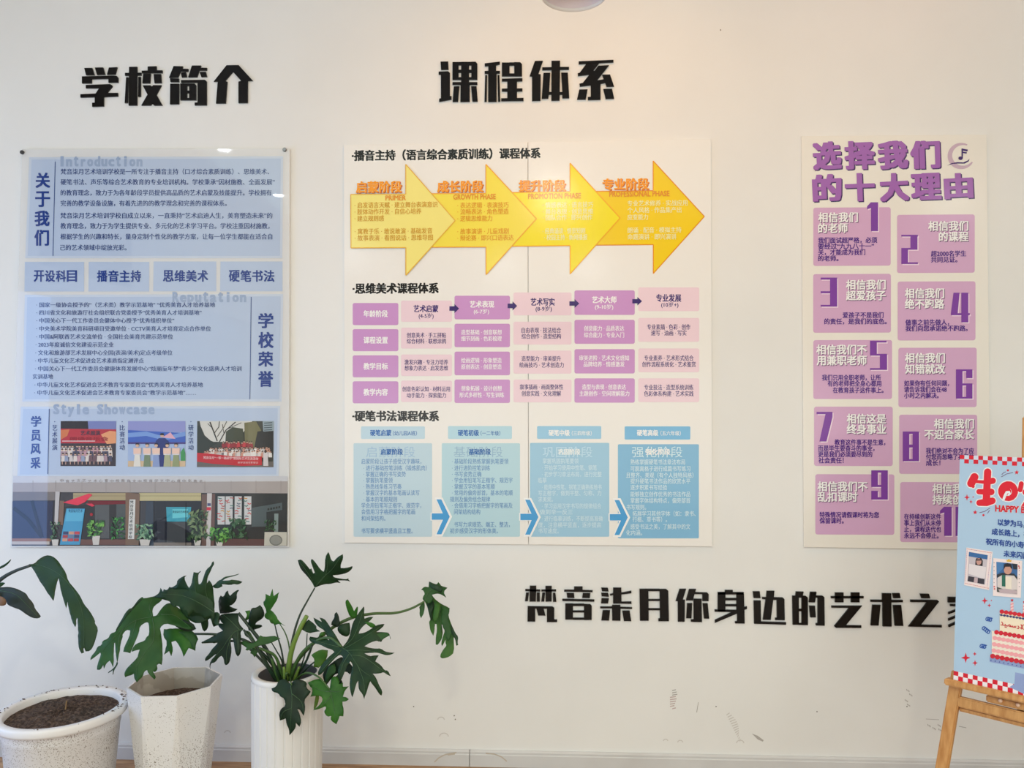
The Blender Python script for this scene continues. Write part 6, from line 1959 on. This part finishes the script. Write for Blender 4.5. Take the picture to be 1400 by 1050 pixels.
# broad-leaved plant that leans into the picture from the left
X7 = tf(0, 750, 7.0)
pb = at(-66, 900, DB)
bp = thing('broadleaf_plant', (pb.x, -DB, 0), 'plant with long torn hanging leaves, reaching in from the left edge', 'plant')
L_B1 = leaf_mat('torn_green_leaf', (48, 82, 46), (62, 98, 54), 0.34)
L_B2 = leaf_mat('dull_brownish_leaf', (54, 66, 56), (66, 78, 64), 0.4)
leaf('leaf', X7([(275, 150), (330, 145), (370, 100), (440, 62), (500, 70), (550, 110), (590, 170), (630, 230), (650, 310), (720, 390), (770, 460), (800, 530), (860, 600), (910, 690), (905, 715), (940, 765), (920, 850), (890, 940), (860, 980), (820, 985), (805, 950), (795, 960), (803, 995), (780, 1005), (760, 970), (750, 930), (745, 680), (735, 660), (720, 750), (715, 745), (690, 700), (660, 590), (645, 500), (632, 570), (610, 500), (580, 390), (560, 280), (530, 380), (510, 500), (460, 430), (380, 310), (320, 200)]),
     0.34, (0.02, 0.10), L_B1, bp, 0.02, [X7([(280, 150), (420, 170), (560, 240), (660, 340), (740, 470), (790, 620), (805, 800), (800, 950)])], seed=31, ripple=0.002)
leaf('leaf', X7([(-60, 372), (20, 370), (80, 365), (150, 380), (205, 405), (250, 430), (270, 470), (300, 500), (325, 540), (330, 570), (390, 650), (370, 670), (310, 665), (250, 630), (190, 585), (150, 572), (70, 540), (60, 500), (-60, 480)]), 0.40, (0.02, 0.05), L_B2, bp, 0.01, [X7([(0, 400), (150, 440), (260, 540), (360, 650)])], seed=32, ripple=0.002)
leaf('leaf', X7([(-70, 215), (0, 172), (60, 140), (105, 100), (100, 120), (75, 150), (40, 178), (0, 195), (-70, 240)]), 0.38, (0.02, -0.03), L_B1, bp, 0.0, seed=33, step=3)
leaf('leaf', X7([(-30, 330), (20, 322), (48, 330), (20, 360), (-30, 385)]), 0.385, (0, 0), L_DARK, bp, 0.0, seed=34, step=3)
leaf('dry_sheath', X7([(-60, 455), (10, 455), (50, 480), (66, 515), (50, 545), (0, 550), (-60, 540)]), 0.425, (0.02, 0.03), principled('dry_brown_sheath', (124, 96, 76), 0.7), bp, 0.01, seed=35, step=3)
petiole([(41, 773.5, 0.345), (20, 781, 0.35), (0, 793, 0.355), (-25, 818, 0.358), (-50, 870, DB), (-62, 960, DB)], (0.0042, 0.009), principled('bluish_dark_stalk', (52, 66, 68), 0.4), bp)
petiole([(-5, 812, 0.39), (-30, 826, 0.38), (-52, 890, 0.365), (-63, 965, DB)], (0.006, 0.011), principled('brown_stalk', (96, 78, 62), 0.6), bp)
petiole([(-8, 777, 0.375), (-34, 806, 0.37), (-55, 880, 0.36), (-64, 960, DB)], (0.003, 0.008), M_PETD, bp)
zb = at(-63, 955, DB).z
v, f = tube(smooth_path([Vector((pb.x, -DB, 0.14)), Vector((pb.x + 0.01, -DB, 0.24)), Vector((at(-63, 955, DB).x, -DB, zb + 0.02))], 5), 0.016, 10)
obj('trunk', v, f, principled('plant_trunk', (104, 92, 70), 0.8, noise=(30, (80, 76, 60), 0.4, 0.7)), bp, smooth=True)
v, f = lathe([(0, 0), (0.085, 0), (0.088, 0.006), (0.115, 0.15), (0.122, 0.155), (0.122, 0.175), (0.112, 0.175), (0.108, 0.13), (0, 0.135)], pb.x, -DB, 40)
obj('planter', v, f, M_P3, bp, smooth=True)
